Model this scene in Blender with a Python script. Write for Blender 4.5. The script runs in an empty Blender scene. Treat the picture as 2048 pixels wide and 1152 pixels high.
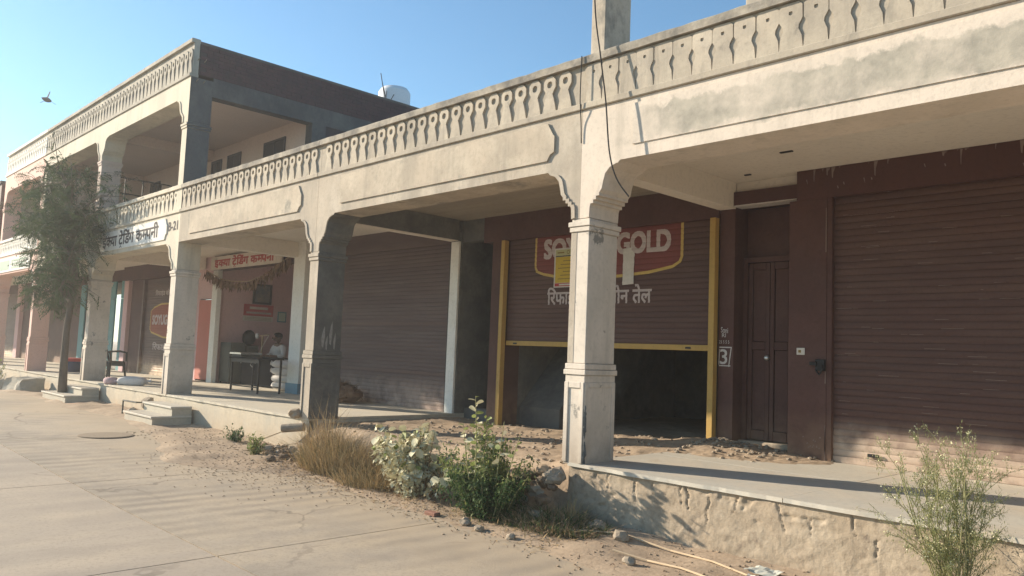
import bpy, bmesh, math, random
from mathutils import Vector, Matrix, noise

random.seed(7)
S = bpy.context.scene
COL = S.collection

# ------------------------------------------------------------------ camera
def look_matrix(yaw, pitch, roll):
    cy, sy, cp, sp = math.cos(yaw), math.sin(yaw), math.cos(pitch), math.sin(pitch)
    f = Vector((-sy * cp, cy * cp, sp))
    r = Vector((cy, sy, 0))
    u = r.cross(f)
    r2 = r * math.cos(roll) + u * math.sin(roll)
    u2 = -r * math.sin(roll) + u * math.cos(roll)
    return Matrix((r2, u2, -f)).transposed()

cam = bpy.data.cameras.new('camera')
cam_o = bpy.data.objects.new('camera', cam)
COL.objects.link(cam_o)
cam.sensor_width = 36.0
cam.lens = 1577.9 / 2048 * 36
cam.clip_start, cam.clip_end = 0.05, 5000
M4 = look_matrix(math.radians(45.90), math.radians(4.738), math.radians(2.265)).to_4x4()
M4.translation = Vector((0, -6.046, 1.06))
cam_o.matrix_world = M4
S.camera = cam_o

# ------------------------------------------------------------------ light
SUN_EL, SUN_OFF = math.radians(20.3), math.radians(22.8)   # height; angle between the ray and the shop front
to_sun = Vector((-math.cos(SUN_OFF) * math.cos(SUN_EL), -math.sin(SUN_OFF) * math.cos(SUN_EL), math.sin(SUN_EL)))
sun = bpy.data.lights.new('sun', 'SUN')
sun.energy, sun.angle, sun.color = 5.0, math.radians(0.55), (1.0, 0.86, 0.68)
sun_o = bpy.data.objects.new('sun', sun)
COL.objects.link(sun_o)
sun_o.location = to_sun * 60
sun_o.rotation_euler = to_sun.to_track_quat('Z', 'Y').to_euler()

W = bpy.data.worlds.new('World')
S.world = W
W.use_nodes = True
wn = W.node_tree
bg = wn.nodes['Background']
sky = wn.nodes.new('ShaderNodeTexSky')
sky.sky_type = 'NISHITA'
sky.sun_disc = False
sky.sun_elevation = SUN_EL
sky.sun_rotation = math.atan2(to_sun.x, to_sun.y)
sky.altitude = 250
sky.air_density, sky.dust_density, sky.ozone_density = 1.0, 0.35, 3.0
tint = wn.nodes.new('ShaderNodeMix')                # the phone's white balance leans towards cyan in the sky
tint.data_type, tint.blend_type = 'RGBA', 'MULTIPLY'
tint.inputs[0].default_value = 1.0
tint.inputs[7].default_value = (.80, 1.0, .985, 1.0)
wn.links.new(sky.outputs[0], tint.inputs[6])
wn.links.new(tint.outputs[2], bg.inputs[0])
bg.inputs[1].default_value = 0.105

S.view_settings.view_transform = 'Standard'
S.view_settings.look = 'None'
S.view_settings.exposure = 1.0
S.view_settings.gamma = 1.0
S.view_settings.use_curve_mapping = False
S.cycles.use_denoising = True
S.cycles.max_bounces = 7
S.cycles.diffuse_bounces = 5
S.cycles.sample_clamp_indirect = 8

# ------------------------------------------------------------------ materials
MATS = {}
def lin(c):
    return tuple(c) + (1.0,)

def material(name, base, second=None, third=None, scale=2.0, rough=0.9, bump=0.25, bscale=60.0, stretch=(1, 1, 1),
             amount=0.6, fine=0.25, wave=None, metallic=0.0, peel=None, dust=None, contrast=(0.38, 0.64), transl=None, band=None, streak=None, vary=0.0, cracks=None, sand=None):
    """Worn surface: base and second colour mixed by large noise, third by another, fine grain, bump; peel = (colour, low, high, scale)."""
    if name in MATS:
        return MATS[name]
    m = bpy.data.materials.new(name)
    MATS[name] = m
    m.use_nodes = True
    nt = m.node_tree
    N, L = nt.nodes, nt.links
    bs = N['Principled BSDF']
    bs.inputs['Roughness'].default_value = rough
    bs.inputs['Metallic'].default_value = metallic
    bs.inputs['Specular IOR Level'].default_value = 0.25
    geo = N.new('ShaderNodeNewGeometry')
    mp = N.new('ShaderNodeMapping')
    mp.inputs['Scale'].default_value = stretch
    L.new(geo.outputs['Position'], mp.inputs['Vector'])
    def tex(sc, det=6, vec=None, rg=0.6):
        t = N.new('ShaderNodeTexNoise')
        t.inputs['Scale'].default_value = sc
        t.inputs['Detail'].default_value = det
        t.inputs['Roughness'].default_value = rg
        L.new(vec or mp.outputs[0], t.inputs['Vector'])
        return t.outputs['Fac']
    def ramp(src, lo, hi):
        r = N.new('ShaderNodeMapRange')
        r.inputs['From Min'].default_value, r.inputs['From Max'].default_value = lo, hi
        L.new(src, r.inputs['Value'])
        return r.outputs[0]
    def mul(src, k):
        r = N.new('ShaderNodeMath'); r.operation = 'MULTIPLY'
        L.new(src, r.inputs[0]); r.inputs[1].default_value = k
        return r.outputs[0]
    def mix(fac, a, b, mode='MIX'):
        x = N.new('ShaderNodeMix'); x.data_type = 'RGBA'; x.blend_type = mode
        if isinstance(fac, float): x.inputs[0].default_value = fac
        else: L.new(fac, x.inputs[0])
        for i, v in ((6, a), (7, b)):
            if isinstance(v, tuple): x.inputs[i].default_value = lin(v)
            else: L.new(v, x.inputs[i])
        return x.outputs[2]
    col = tuple(base)
    if second:
        col = mix(mul(ramp(tex(scale), *contrast), amount), col, tuple(second))
    if third:
        col = mix(mul(ramp(tex(scale * 0.37 + 0.9, 8, rg=0.7), 0.46, 0.66), amount), col, tuple(third))
    if fine:
        g = tex(bscale * 0.55, 4, geo.outputs['Position'])
        d = tuple(c * 0.62 for c in base)
        col = mix(mul(ramp(g, 0.5, 0.8), fine * 2), col, d)
    if peel:
        pc, lo, hi, psc = peel
        col = mix(ramp(tex(psc, 9, rg=0.68), lo, hi), col, tuple(pc))
    if streak:                                         # rain runs: narrow, tall noise
        m2 = N.new('ShaderNodeMapping'); m2.inputs['Scale'].default_value = (5.5, 5.5, .42)
        L.new(geo.outputs['Position'], m2.inputs['Vector'])
        q = N.new('ShaderNodeMath'); q.operation = 'MULTIPLY'
        L.new(ramp(tex(1.0, 7, m2.outputs[0], .66), .50, .68), q.inputs[0]); L.new(ramp(tex(.8, 4, geo.outputs['Position']), .36, .60), q.inputs[1])
        col = mix(mul(q.outputs[0], streak[1]), col, tuple(streak[0]))
    if vary:
        oi = N.new('ShaderNodeObjectInfo')
        col = mix(mul(oi.outputs['Random'], vary), col, tuple(c * .55 for c in base))
    if sand:
        sc_, y0, y1 = sand
        sx = N.new('ShaderNodeSeparateXYZ'); L.new(geo.outputs['Position'], sx.inputs[0])
        wy = N.new('ShaderNodeMath'); wy.operation = 'MULTIPLY_ADD'
        L.new(tex(.9, 8, geo.outputs['Position'], .68), wy.inputs[0]); wy.inputs[1].default_value = 3.4
        L.new(sx.outputs[1], wy.inputs[2])
        col = mix(mul(ramp(wy.outputs[0], y0 + 1.7, y1 + 1.7), .85), col, tuple(sc_))
    if cracks:
        vo = N.new('ShaderNodeTexVoronoi'); vo.feature = 'DISTANCE_TO_EDGE'; vo.inputs['Scale'].default_value = cracks
        ad = N.new('ShaderNodeVectorMath'); ad.operation = 'MULTIPLY_ADD'
        nz_ = N.new('ShaderNodeTexNoise'); nz_.inputs['Scale'].default_value = 1.6; nz_.inputs['Detail'].default_value = 6
        L.new(geo.outputs['Position'], nz_.inputs['Vector'])
        L.new(nz_.outputs['Color'], ad.inputs[0]); ad.inputs[1].default_value = (1.1, 1.1, 0); L.new(geo.outputs['Position'], ad.inputs[2])
        L.new(ad.outputs[0], vo.inputs['Vector'])
        q = N.new('ShaderNodeMath'); q.operation = 'MULTIPLY'
        L.new(ramp(vo.outputs['Distance'], .010, .004), q.inputs[0]); L.new(ramp(tex(.5, 3, geo.outputs['Position']), .45, .6), q.inputs[1])
        col = mix(mul(q.outputs[0], .7), col, tuple(c * .4 for c in base))
    hgt = tex(bscale, 5, geo.outputs['Position'])
    if wave:
        wx, wsc, wdist, wcol, wamt = wave
        w = N.new('ShaderNodeTexWave')
        w.bands_direction = wx
        w.inputs['Scale'].default_value = wsc
        w.inputs['Distortion'].default_value = wdist
        w.inputs['Detail'].default_value = 3
        w.inputs['Detail Scale'].default_value = 1.2
        L.new(geo.outputs['Position'], w.inputs['Vector'])
        gate = ramp(tex(0.42, 5, geo.outputs['Position'], .65), 0.42, 0.62)
        mm = N.new('ShaderNodeMath'); mm.operation = 'MULTIPLY'
        L.new(w.outputs['Fac'], mm.inputs[0]); L.new(gate, mm.inputs[1])
        col = mix(mul(mm.outputs[0], wamt), col, tuple(wcol))
    if dust:
        dc, z0, z1, k = dust                       # dust settled on the lower part of the thing
        sx = N.new('ShaderNodeSeparateXYZ'); L.new(geo.outputs['Position'], sx.inputs[0])
        f = ramp(sx.outputs[2], z1, z0)
        nn = N.new('ShaderNodeMath'); nn.operation = 'MULTIPLY'
        L.new(f, nn.inputs[0]); L.new(ramp(tex(5.0, 6, geo.outputs['Position']), 0.2, 0.6), nn.inputs[1])
        nn.use_clamp = True
        col = mix(mul(nn.outputs[0], k), col, tuple(dc))
    if band:
        bc, bc2, z0, z1, xa, xb = band                 # bare cement showing in a strip of the fascia
        sx = N.new('ShaderNodeSeparateXYZ'); L.new(geo.outputs['Position'], sx.inputs[0])
        wob = N.new('ShaderNodeMath'); wob.operation = 'MULTIPLY_ADD'
        L.new(tex(3.2, 7, geo.outputs['Position'], .7), wob.inputs[0]); wob.inputs[1].default_value = .34
        L.new(sx.outputs[2], wob.inputs[2])
        wx = N.new('ShaderNodeMath'); wx.operation = 'MULTIPLY_ADD'
        L.new(tex(2.0, 6, geo.outputs['Position'], .7), wx.inputs[0]); wx.inputs[1].default_value = 1.4
        L.new(sx.outputs[0], wx.inputs[2])
        fs = [ramp(wob.outputs[0], z0 + .15, z0 + .20), ramp(wob.outputs[0], z1 + .20, z1 + .165), ramp(wx.outputs[0], xa + .7, xb + .7), ramp(tex(1.1, 6, geo.outputs['Position'], .65), .30, .55)]
        acc = fs[0]
        for f_ in fs[1:]:
            q = N.new('ShaderNodeMath'); q.operation = 'MULTIPLY'; L.new(acc, q.inputs[0]); L.new(f_, q.inputs[1]); acc = q.outputs[0]
        col = mix(acc, col, mix(ramp(tex(4.5, 6, geo.outputs['Position'], .65), .38, .62), tuple(bc), tuple(bc2)))
    if isinstance(col, tuple): bs.inputs['Base Color'].default_value = lin(col)
    else: L.new(col, bs.inputs['Base Color'])
    if bump:
        b = N.new('ShaderNodeBump')
        b.inputs['Strength'].default_value = bump
        b.inputs['Distance'].default_value = 0.007
        L.new(hgt, b.inputs['Height'])
        L.new(b.outputs[0], bs.inputs['Normal'])
    if transl:
        out = N['Material Output']
        tb = N.new('ShaderNodeBsdfTranslucent')
        if isinstance(col, tuple): tb.inputs[0].default_value = lin(col)
        else: L.new(col, tb.inputs[0])
        ms = N.new('ShaderNodeMixShader'); ms.inputs[0].default_value = transl
        L.new(bs.outputs[0], ms.inputs[1]); L.new(tb.outputs[0], ms.inputs[2])
        L.new(ms.outputs[0], out.inputs['Surface'])
    return m

raw = material('raw_plaster', (.45, .385, .305), (.325, .288, .237), (.55, .485, .395), scale=1.5, stretch=(1, 1, .7), bump=.35, bscale=45,
               peel=((.255, .235, .20), .565, .66, 1.9), amount=.9, streak=((.22, .20, .165), .42))
raw_panel = material('raw_panel_plaster', (.48, .405, .315), (.37, .322, .255), (.57, .495, .39), scale=2.1, bump=.35, bscale=40, peel=((.28, .26, .215), .58, .68, 2.4), amount=.85, streak=((.22, .20, .165), .42))
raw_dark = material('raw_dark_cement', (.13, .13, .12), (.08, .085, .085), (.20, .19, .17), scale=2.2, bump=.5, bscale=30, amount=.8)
mottled = material('mottled_cement', (.36, .335, .28), (.52, .45, .36), (.60, .52, .42), scale=1.1, bump=.3, bscale=45, contrast=(.42, .58), amount=.95,
                   peel=((.30, .285, .24), .58, .66, 1.7))
cream_band = material('cream_whitewash', (.655, .572, .485), (.545, .482, .41), None, scale=2.2, bump=.3, bscale=40, amount=.8, peel=((.40, .36, .295), .62, .70, 4), streak=((.30, .265, .215), .5))
fascia_a = material('whitewashed_fascia', (.665, .578, .485), (.575, .506, .425), None, scale=2.2, bump=.3, bscale=40, amount=.8, streak=((.33, .295, .24), .45),
                    band=((.30, .28, .235), (.44, .40, .33), 3.13, 3.45, -4.75, -4.2))
coping_m = material('grimy_coping', (.33, .295, .24), (.17, .158, .14), (.47, .42, .34), scale=5, bump=.6, bscale=50, amount=.95, streak=((.12, .115, .105), .7))
bal_m = material('baluster_plaster', (.49, .425, .335), (.36, .32, .265), (.59, .52, .41), scale=3.2, bump=.3, bscale=50, amount=.85, peel=((.25, .23, .195), .59, .70, 4), vary=.35, streak=((.19, .175, .15), .7))
bal_back = material('parapet_back_plaster', (.40, .35, .28), (.31, .28, .23), None, scale=4, bump=.3, bscale=40)
col_white = material('column_whitewash', (.66, .585, .50), (.54, .485, .41), None, scale=2.2, bump=.3, bscale=35, amount=.8, peel=((.27, .25, .22), .61, .65, 3.0),
                     dust=((.30, .23, .16), 0.0, 0.5, .6), streak=((.33, .30, .25), .5))
cream = material('cream_paint', (.66, .595, .475), (.55, .495, .395), (.45, .415, .345), scale=1.4, stretch=(1, 1, .35), bump=.2, bscale=40, amount=.65, streak=((.30, .275, .225), .5))
cream_old = material('stained_cream_paint', (.52, .475, .39), (.36, .335, .285), (.25, .235, .205), scale=1.6, stretch=(1, 1, .5), bump=.3, bscale=40, amount=.9, vary=.3, streak=((.15, .14, .125), .85))
white_paint = material('white_paint', (.78, .76, .70), (.70, .67, .60), None, scale=2.5, bump=.15, bscale=40, amount=.5)
pink = material('pink_paint', (.74, .50, .42), (.66, .45, .38), None, scale=1.5, bump=.2, bscale=40, amount=.6)
pink_in = material('pink_interior_paint', (.62, .425, .42), (.55, .39, .39), None, scale=1.5, bump=.15, bscale=40, amount=.6)
upper_in = material('faded_pink_wall', (.66, .54, .47), (.60, .49, .43), None, scale=1.1, bump=.15, bscale=40, amount=.6)
ceil_cream = material('cream_ceiling', (.75, .69, .60), (.67, .61, .53), None, scale=.9, stretch=(1, .5, 1), bump=.2, bscale=30, amount=.6, peel=((.52, .45, .36), .66, .74, 2))
ceil_raw = material('board_marked_ceiling', (.36, .315, .25), (.28, .25, .21), None, scale=2.0, stretch=(.25, 2.2, 1), bump=.4, bscale=25, amount=.8,
                    wave=('Y', 2.2, .8, (.20, .18, .15), .45))
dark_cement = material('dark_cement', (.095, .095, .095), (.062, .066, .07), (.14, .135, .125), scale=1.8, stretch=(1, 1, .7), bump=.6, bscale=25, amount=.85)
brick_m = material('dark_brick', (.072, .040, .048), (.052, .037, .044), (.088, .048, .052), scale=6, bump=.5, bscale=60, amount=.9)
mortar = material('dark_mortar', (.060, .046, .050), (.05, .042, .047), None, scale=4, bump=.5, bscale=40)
maroon = material('maroon_paint', (.098, .046, .039), (.075, .039, .034), (.12, .063, .052), scale=2.2, bump=.2, bscale=40, amount=.7, rough=.72,
                  dust=((.30, .19, .12), 0.0, 0.55, .7), peel=((.36, .31, .26), .735, .76, 7))
maroon_splash = material('maroon_paint_whitewash_drips', (.098, .046, .039), (.075, .039, .034), None, scale=2.2, bump=.2, bscale=40, rough=.72,
                         stretch=(1, 1, .25), peel=((.50, .44, .37), .67, .70, 4.5))
shutter_m = material('shutter_brown', (.102, .053, .044), (.082, .046, .040), (.126, .072, .057), scale=1.6, bump=.15, bscale=50, amount=.7, rough=.62,
                     stretch=(.5, 1, 3), dust=((.46, .36, .28), 0.12, 0.5, 1.3), peel=((.33, .25, .20), .715, .76, 5))
shutter_far = material('shutter_dusty_brown', (.135, .085, .075), (.10, .068, .062), (.17, .115, .10), scale=1.3, bump=.15, bscale=50, amount=.8, rough=.62,
                       stretch=(.35, 1, 3), dust=((.55, .42, .30), 0.12, 0.55, 1.2))
shutter_mid = material('shutter_grey_brown', (.112, .076, .072), (.085, .060, .060), (.14, .105, .098), scale=1.0, bump=.15, bscale=50, amount=.85, rough=.6,
                       stretch=(.35, 1, 4), dust=((.44, .33, .27), 0.12, 0.6, 1.0))
yellow = material('ochre_yellow_paint', (.47, .30, .085), (.40, .26, .08), None, scale=3, bump=.12, bscale=50, rough=.6, peel=((.25, .15, .06), .70, .75, 8))
red_sign = material('sign_red', (.19, .05, .042), (.16, .045, .04), None, scale=3, bump=.05, rough=.6)
red_far = material('faded_sign_red', (.32, .10, .06), (.26, .09, .06), None, scale=3, bump=.05, rough=.7)
gold_line = material('sign_yellow', (.56, .39, .11), (.48, .33, .10), None, scale=4, bump=.05, rough=.6)
letter_pale = material('letter_pale', (.52, .44, .42), (.44, .37, .35), None, scale=9, bump=.05, rough=.7)
scratch_m = material('pale_scratch', (.25, .19, .165), (.19, .14, .12), None, scale=20, bump=0, rough=.9)
smear_m = material('grey_paint_smear', (.33, .32, .30), (.17, .17, .16), None, scale=14, bump=0, rough=.9)
chalk = material('chalk_white', (.60, .56, .52), (.45, .42, .4), None, scale=30, bump=0, rough=.9)
ink = material('sign_ink', (.055, .05, .05), (.12, .11, .11), None, scale=12, bump=0, rough=.9)
ink_red = material('sign_red_ink', (.40, .06, .045), (.32, .06, .05), None, scale=8, bump=0, rough=.8)
stone_floor = material('grey_stone_floor', (.52, .49, .42), (.45, .42, .36), (.56, .49, .39), scale=1.6, bump=.12, bscale=35, amount=.8, rough=.6,
                       peel=((.40, .30, .20), .60, .75, 1.4))
white_floor = material('dusty_cement_floor', (.56, .51, .41), (.49, .44, .35), (.46, .43, .37), scale=1.2, bump=.2, bscale=40, amount=.7)
plinth_m = material('eroded_plinth_plaster', (.39, .315, .23), (.30, .245, .18), (.46, .385, .29), scale=2.2, bump=.8, bscale=34, amount=.9, fine=.5,
                    peel=((.20, .16, .125), .585, .70, 4))
plinth_pale = material('pale_plinth_plaster', (.55, .48, .37), (.45, .40, .31), (.40, .38, .32), scale=1.6, stretch=(1, 1, .5), bump=.35, bscale=30, amount=.8,
                       dust=((.42, .31, .20), -.55, -.1, .8))
road_m = material('road_concrete', (.43, .36, .275), (.32, .275, .22), (.48, .39, .28), scale=.8, bump=.4, bscale=60, amount=.9, fine=.4,
                  wave=('X', 1.05, 2.6, (.24, .205, .165), .8), peel=((.29, .245, .19), .54, .70, .7), cracks=.33, sand=((.42, .335, .235), -2.4, -1.1))
road_plain = material('worn_road_concrete', (.43, .36, .28), (.34, .29, .235), (.48, .395, .295), scale=.6, stretch=(1, .4, 1), bump=.35, bscale=60, amount=.9, fine=.35,
                      wave=('X', .5, 6, (.30, .255, .205), .5), peel=((.30, .255, .20), .52, .70, .5), cracks=.28)
joint_m = material('road_joint_dirt', (.27, .215, .155), (.32, .25, .18), None, scale=5, bump=.5)
dirt = material('sandy_dirt', (.39, .295, .205), (.30, .23, .165), (.45, .35, .25), scale=1.5, bump=.8, bscale=35, amount=.8, fine=.5, peel=((.46, .20, .10), .66, .76, .9))
dirt_dark = material('dark_soil', (.20, .14, .09), (.14, .10, .07), (.28, .20, .13), scale=4, bump=.8, bscale=35, amount=.8, fine=.5)
earth = material('open_ground', (.36, .28, .19), (.30, .25, .17), None, scale=.15, bump=.4, bscale=20)
clod_m = material('brown_clod', (.33, .25, .17), (.26, .195, .135), None, scale=8, bump=.3)
stone_m = material('rubble_stone', (.33, .27, .20), (.24, .20, .155), (.42, .35, .27), scale=7, bump=.6, bscale=50, amount=.9)
redbrick = material('loose_red_brick', (.27, .13, .09), (.21, .12, .09), None, scale=8, bump=.5, bscale=60)
black_m = material('black_iron', (.018, .018, .02), (.03, .028, .027), None, scale=6, bump=.1, rough=.5)
steel_grey = material('grey_green_steel', (.10, .107, .095), (.075, .082, .074), None, scale=3, bump=.05, rough=.8)
bright_steel = material('bright_steel', (.62, .62, .60), (.5, .5, .48), None, scale=5, bump=.05, rough=.3, metallic=.8)
dark_wood = material('dark_desk_wood', (.012, .013, .017), (.02, .02, .022), None, scale=4, bump=.1, rough=.95)
salmon = material('salmon_door_paint', (.52, .16, .12), (.45, .15, .11), None, scale=2, bump=.1, rough=.65)
teal = material('teal_door_paint', (.10, .27, .29), (.08, .21, .24), None, scale=2, bump=.1, rough=.6)
glass_dark = material('dark_window_glass', (.06, .062, .07), None, None, bump=0, fine=0, rough=.2)
frame_grey = material('window_shutter_grey', (.085, .085, .095), (.065, .065, .075), None, scale=3, bump=.05, rough=.7)
blue_m = material('blue_paint', (.20, .33, .40), (.16, .28, .35), None, scale=3, bump=.1)
tank_m = material('white_tank_plastic', (.72, .74, .76), (.66, .68, .70), None, scale=2, bump=.05, rough=.5)
sack_m = material('white_sack_cloth', (.68, .65, .62), (.58, .55, .52), None, scale=8, bump=.4, bscale=90)
pink_cloth = material('pink_sack_cloth', (.58, .42, .42), (.48, .35, .36), None, scale=8, bump=.4, bscale=90)
plastic_black = material('black_chair_plastic', (.022, .024, .027), None, None, bump=0, fine=0, rough=.4)
wire_m = material('cable_sheath', (.03, .03, .032), None, None, bump=0, fine=0, rough=1.0)
bark = material('grey_bark', (.15, .12, .09), (.10, .08, .065), None, scale=8, stretch=(1, 1, .3), bump=.8, bscale=40)
twig = material('green_stem', (.24, .25, .12), (.30, .24, .14), None, scale=8, bump=.2)
dry_twig = material('dry_twig', (.34, .25, .15), (.24, .17, .10), None, scale=8, bump=.2)
leaf_tree = material('feathery_leaf', (.065, .098, .048), (.045, .075, .042), (.10, .135, .058), scale=2.5, bump=0, fine=0, rough=.6, transl=.3)
leaf_green = material('bushy_leaf', (.060, .115, .040), (.040, .085, .032), (.12, .17, .06), scale=5, bump=0, fine=0, rough=.6, transl=.3)
leaf_lime = material('yellow_green_leaf', (.26, .30, .10), (.19, .25, .08), (.33, .33, .15), scale=6, bump=0, fine=0, rough=.6, transl=.3)
leaf_pale = material('dusty_pale_leaf', (.60, .565, .40), (.44, .44, .26), (.70, .65, .49), scale=7, bump=.1, fine=.1, rough=.8, transl=.12)
leaf_fern = material('lacy_leaf', (.25, .27, .115), (.19, .22, .09), (.33, .33, .16), scale=8, bump=0, fine=0, rough=.7, transl=.3)
flower_m = material('cream_floret', (.72, .70, .46), (.62, .6, .36), None, scale=12, bump=0, fine=0, rough=.8)
straw = material('dry_straw', (.50, .36, .185), (.40, .28, .15), (.58, .44, .26), scale=6, bump=0, fine=0, rough=.9, transl=.15)
weed_mix = material('half_dry_weed', (.20, .17, .085), (.12, .13, .06), (.27, .19, .11), scale=7, bump=0, fine=0, rough=.9, transl=.15)
reed_m = material('pale_reed', (.58, .45, .30), (.46, .35, .23), None, scale=10, bump=.2)
dead_leaf = material('withered_leaf', (.20, .12, .075), (.14, .085, .055), (.28, .18, .11), scale=9, bump=.2)
skin = material('brown_skin', (.15, .082, .055), (.13, .07, .05), None, scale=10, bump=0, fine=0, rough=.6)
hair_m = material('black_hair', (.012, .011, .011), None, None, bump=0, fine=0, rough=.6)
shirt_m = material('white_shirt_cloth', (.58, .56, .54), (.50, .48, .47), None, scale=6, bump=.2, bscale=90)
paper_white = material('white_paper', (.62, .58, .52), (.52, .48, .43), None, scale=9, bump=.1, rough=.8)
paper_yellow = material('yellow_print', (.60, .42, .06), (.52, .36, .05), None, scale=4, bump=0, rough=.8)
paper_green = material('pale_green_print', (.46, .45, .24), None, None, bump=0, fine=0, rough=.8)
paper_red = material('red_print', (.42, .06, .06), None, None, bump=0, fine=0, rough=.8)
text_grey = material('print_ink', (.26, .18, .06), None, None, bump=0, fine=0, rough=.9)
pic_blue = material('picture_blue', (.10, .12, .15), (.18, .18, .17), (.30, .26, .20), scale=9, bump=0, amount=.9, rough=.5)
cement_m = material('step_cement', (.46, .42, .34), (.38, .35, .29), None, scale=3, bump=.3, bscale=40)
film_m = material('pale_plastic_film', (.50, .51, .45), (.40, .41, .36), None, scale=12, bump=0, rough=.5)
green_board = material('faded_green_print', (.42, .52, .42), (.5, .58, .48), None, scale=2, bump=0)
bin_blue = material('dark_blue_plastic', (.03, .045, .11), None, None, bump=0, fine=0, rough=.4)
bin_red = material('red_plastic', (.45, .04, .035), None, None, bump=0, fine=0, rough=.4)

# ------------------------------------------------------------------ mesh helpers
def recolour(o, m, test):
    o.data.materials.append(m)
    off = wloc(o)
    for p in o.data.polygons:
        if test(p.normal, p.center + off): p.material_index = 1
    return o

class MB:
    def __init__(self):
        self.bm = bmesh.new()
    def box(self, x0, x1, y0, y1, z0, z1):
        v = [self.bm.verts.new(p) for p in ((x0, y0, z0), (x1, y0, z0), (x1, y1, z0), (x0, y1, z0), (x0, y0, z1), (x1, y0, z1), (x1, y1, z1), (x0, y1, z1))]
        for f in ((3, 2, 1, 0), (4, 5, 6, 7), (0, 1, 5, 4), (1, 2, 6, 5), (2, 3, 7, 6), (3, 0, 4, 7)):
            self.bm.faces.new([v[i] for i in f])
        return self
    def prism(self, pts, y0, y1):
        """polygon in x,z extruded from y0 to y1"""
        a = [self.bm.verts.new((x, y0, z)) for x, z in pts]
        b = [self.bm.verts.new((x, y1, z)) for x, z in pts]
        n = len(pts)
        self.bm.faces.new(a); self.bm.faces.new(b[::-1])
        for i in range(n):
            j = (i + 1) % n
            self.bm.faces.new((a[j], a[i], b[i], b[j]))
        return self
    def poly(self, pts):
        self.bm.faces.new([self.bm.verts.new(p) for p in pts])
        return self
    def tube(self, pts, r, n=7, cap=True):
        pts = [Vector(p) for p in pts]
        rr = r if isinstance(r, (list, tuple)) else [r] * len(pts)
        rings, prev = [], None
        for i, p in enumerate(pts):
            d = (pts[min(i + 1, len(pts) - 1)] - pts[max(i - 1, 0)]).normalized()
            s = prev if prev is not None else (Vector((0, 0, 1)) if abs(d.z) < .9 else Vector((1, 0, 0)))
            s = (s - d * s.dot(d)).normalized()
            prev = s
            t = d.cross(s)
            rings.append([self.bm.verts.new(p + (s * math.cos(6.2832 * k / n) + t * math.sin(6.2832 * k / n)) * rr[i]) for k in range(n)])
        for a, b in zip(rings, rings[1:]):
            for k in range(n):
                self.bm.faces.new((a[k], a[(k + 1) % n], b[(k + 1) % n], b[k]))
        if cap:
            self.bm.faces.new(rings[0][::-1]); self.bm.faces.new(rings[-1])
        return self
    def lathe(self, prof, c, n=20):
        rings = [[self.bm.verts.new((c[0] + r * math.cos(6.2832 * k / n), c[1] + r * math.sin(6.2832 * k / n), c[2] + z)) for k in range(n)] for r, z in prof]
        for a, b in zip(rings, rings[1:]):
            for k in range(n):
                self.bm.faces.new((a[k], a[(k + 1) % n], b[(k + 1) % n], b[k]))
        self.bm.faces.new(rings[0][::-1]); self.bm.faces.new(rings[-1])
        return self
    def blob(self, c, s, seed=0, rough=.25, sub=2, freq=1.6):
        r = bmesh.ops.create_icosphere(self.bm, subdivisions=sub, radius=1)
        for v in r['verts']:
            k = 1 + rough * noise.noise(v.co * freq + Vector((seed * 3.7, seed, -seed)))
            v.co = Vector((c[0] + v.co.x * s[0] * k, c[1] + v.co.y * s[1] * k, c[2] + v.co.z * s[2] * k))
        return self
    def build(self, name, m, parent=None, loc=None, bevel=0, smooth=False, seg=1):
        """one mesh object; geometry is in world coordinates, its origin goes to loc (or to its parent's)"""
        if bevel:
            bmesh.ops.bevel(self.bm, geom=list(self.bm.edges), offset=bevel, segments=seg, affect='EDGES', profile=.6)
        bmesh.ops.recalc_face_normals(self.bm, faces=self.bm.faces)
        o0 = Vector(loc) if loc else (wloc(parent) if parent else None)
        if o0 is None:
            o0 = sum((v.co for v in self.bm.verts), Vector()) / max(1, len(self.bm.verts))
            o0.z = min(v.co.z for v in self.bm.verts)
        for v in self.bm.verts:
            v.co -= o0
        me = bpy.data.meshes.new(name)
        self.bm.to_mesh(me); self.bm.free()
        me.materials.append(m)
        if smooth:
            me.polygons.foreach_set('use_smooth', [True] * len(me.polygons))
        o = bpy.data.objects.new(name, me)
        COL.objects.link(o)
        if parent:
            o.parent = parent
            o.location = o0 - wloc(parent)
        else:
            o.location = o0
        return o

def wloc(o):
    l = Vector((0, 0, 0))
    while o:
        l = l + o.location
        o = o.parent
    return l

def thing(name, label, cat, loc=(0, 0, 0), group=None):
    o = bpy.data.objects.new(name, None)
    COL.objects.link(o)
    o.location = loc
    o.empty_display_size = .2
    return tag(o, label, cat, group)

def tag(o, label=None, cat=None, group=None, kind=None):
    if label: o['label'] = label
    if cat: o['category'] = cat
    if group: o['group'] = group
    if kind: o['kind'] = kind
    return o

def inst(me, name, parent, wl, rot=None, scale=None):
    """another object on shared mesh data, at world location wl"""
    o = bpy.data.objects.new(name, me)
    COL.objects.link(o)
    o.parent = parent
    o.location = Vector(wl) - (wloc(parent) if parent else Vector((0, 0, 0)))
    if rot: o.rotation_euler = rot
    if scale: o.scale = scale
    return o

def copy_tree(o, parent=None):
    c = o.copy()
    COL.objects.link(c)
    if parent: c.parent = parent
    for ch in o.children:
        copy_tree(ch, c)
    return c

def boxo(name, m, parent, x0, x1, y0, y1, z0, z1, bevel=0):
    return MB().box(x0, x1, y0, y1, z0, z1).build(name, m, parent, bevel=bevel)

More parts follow.
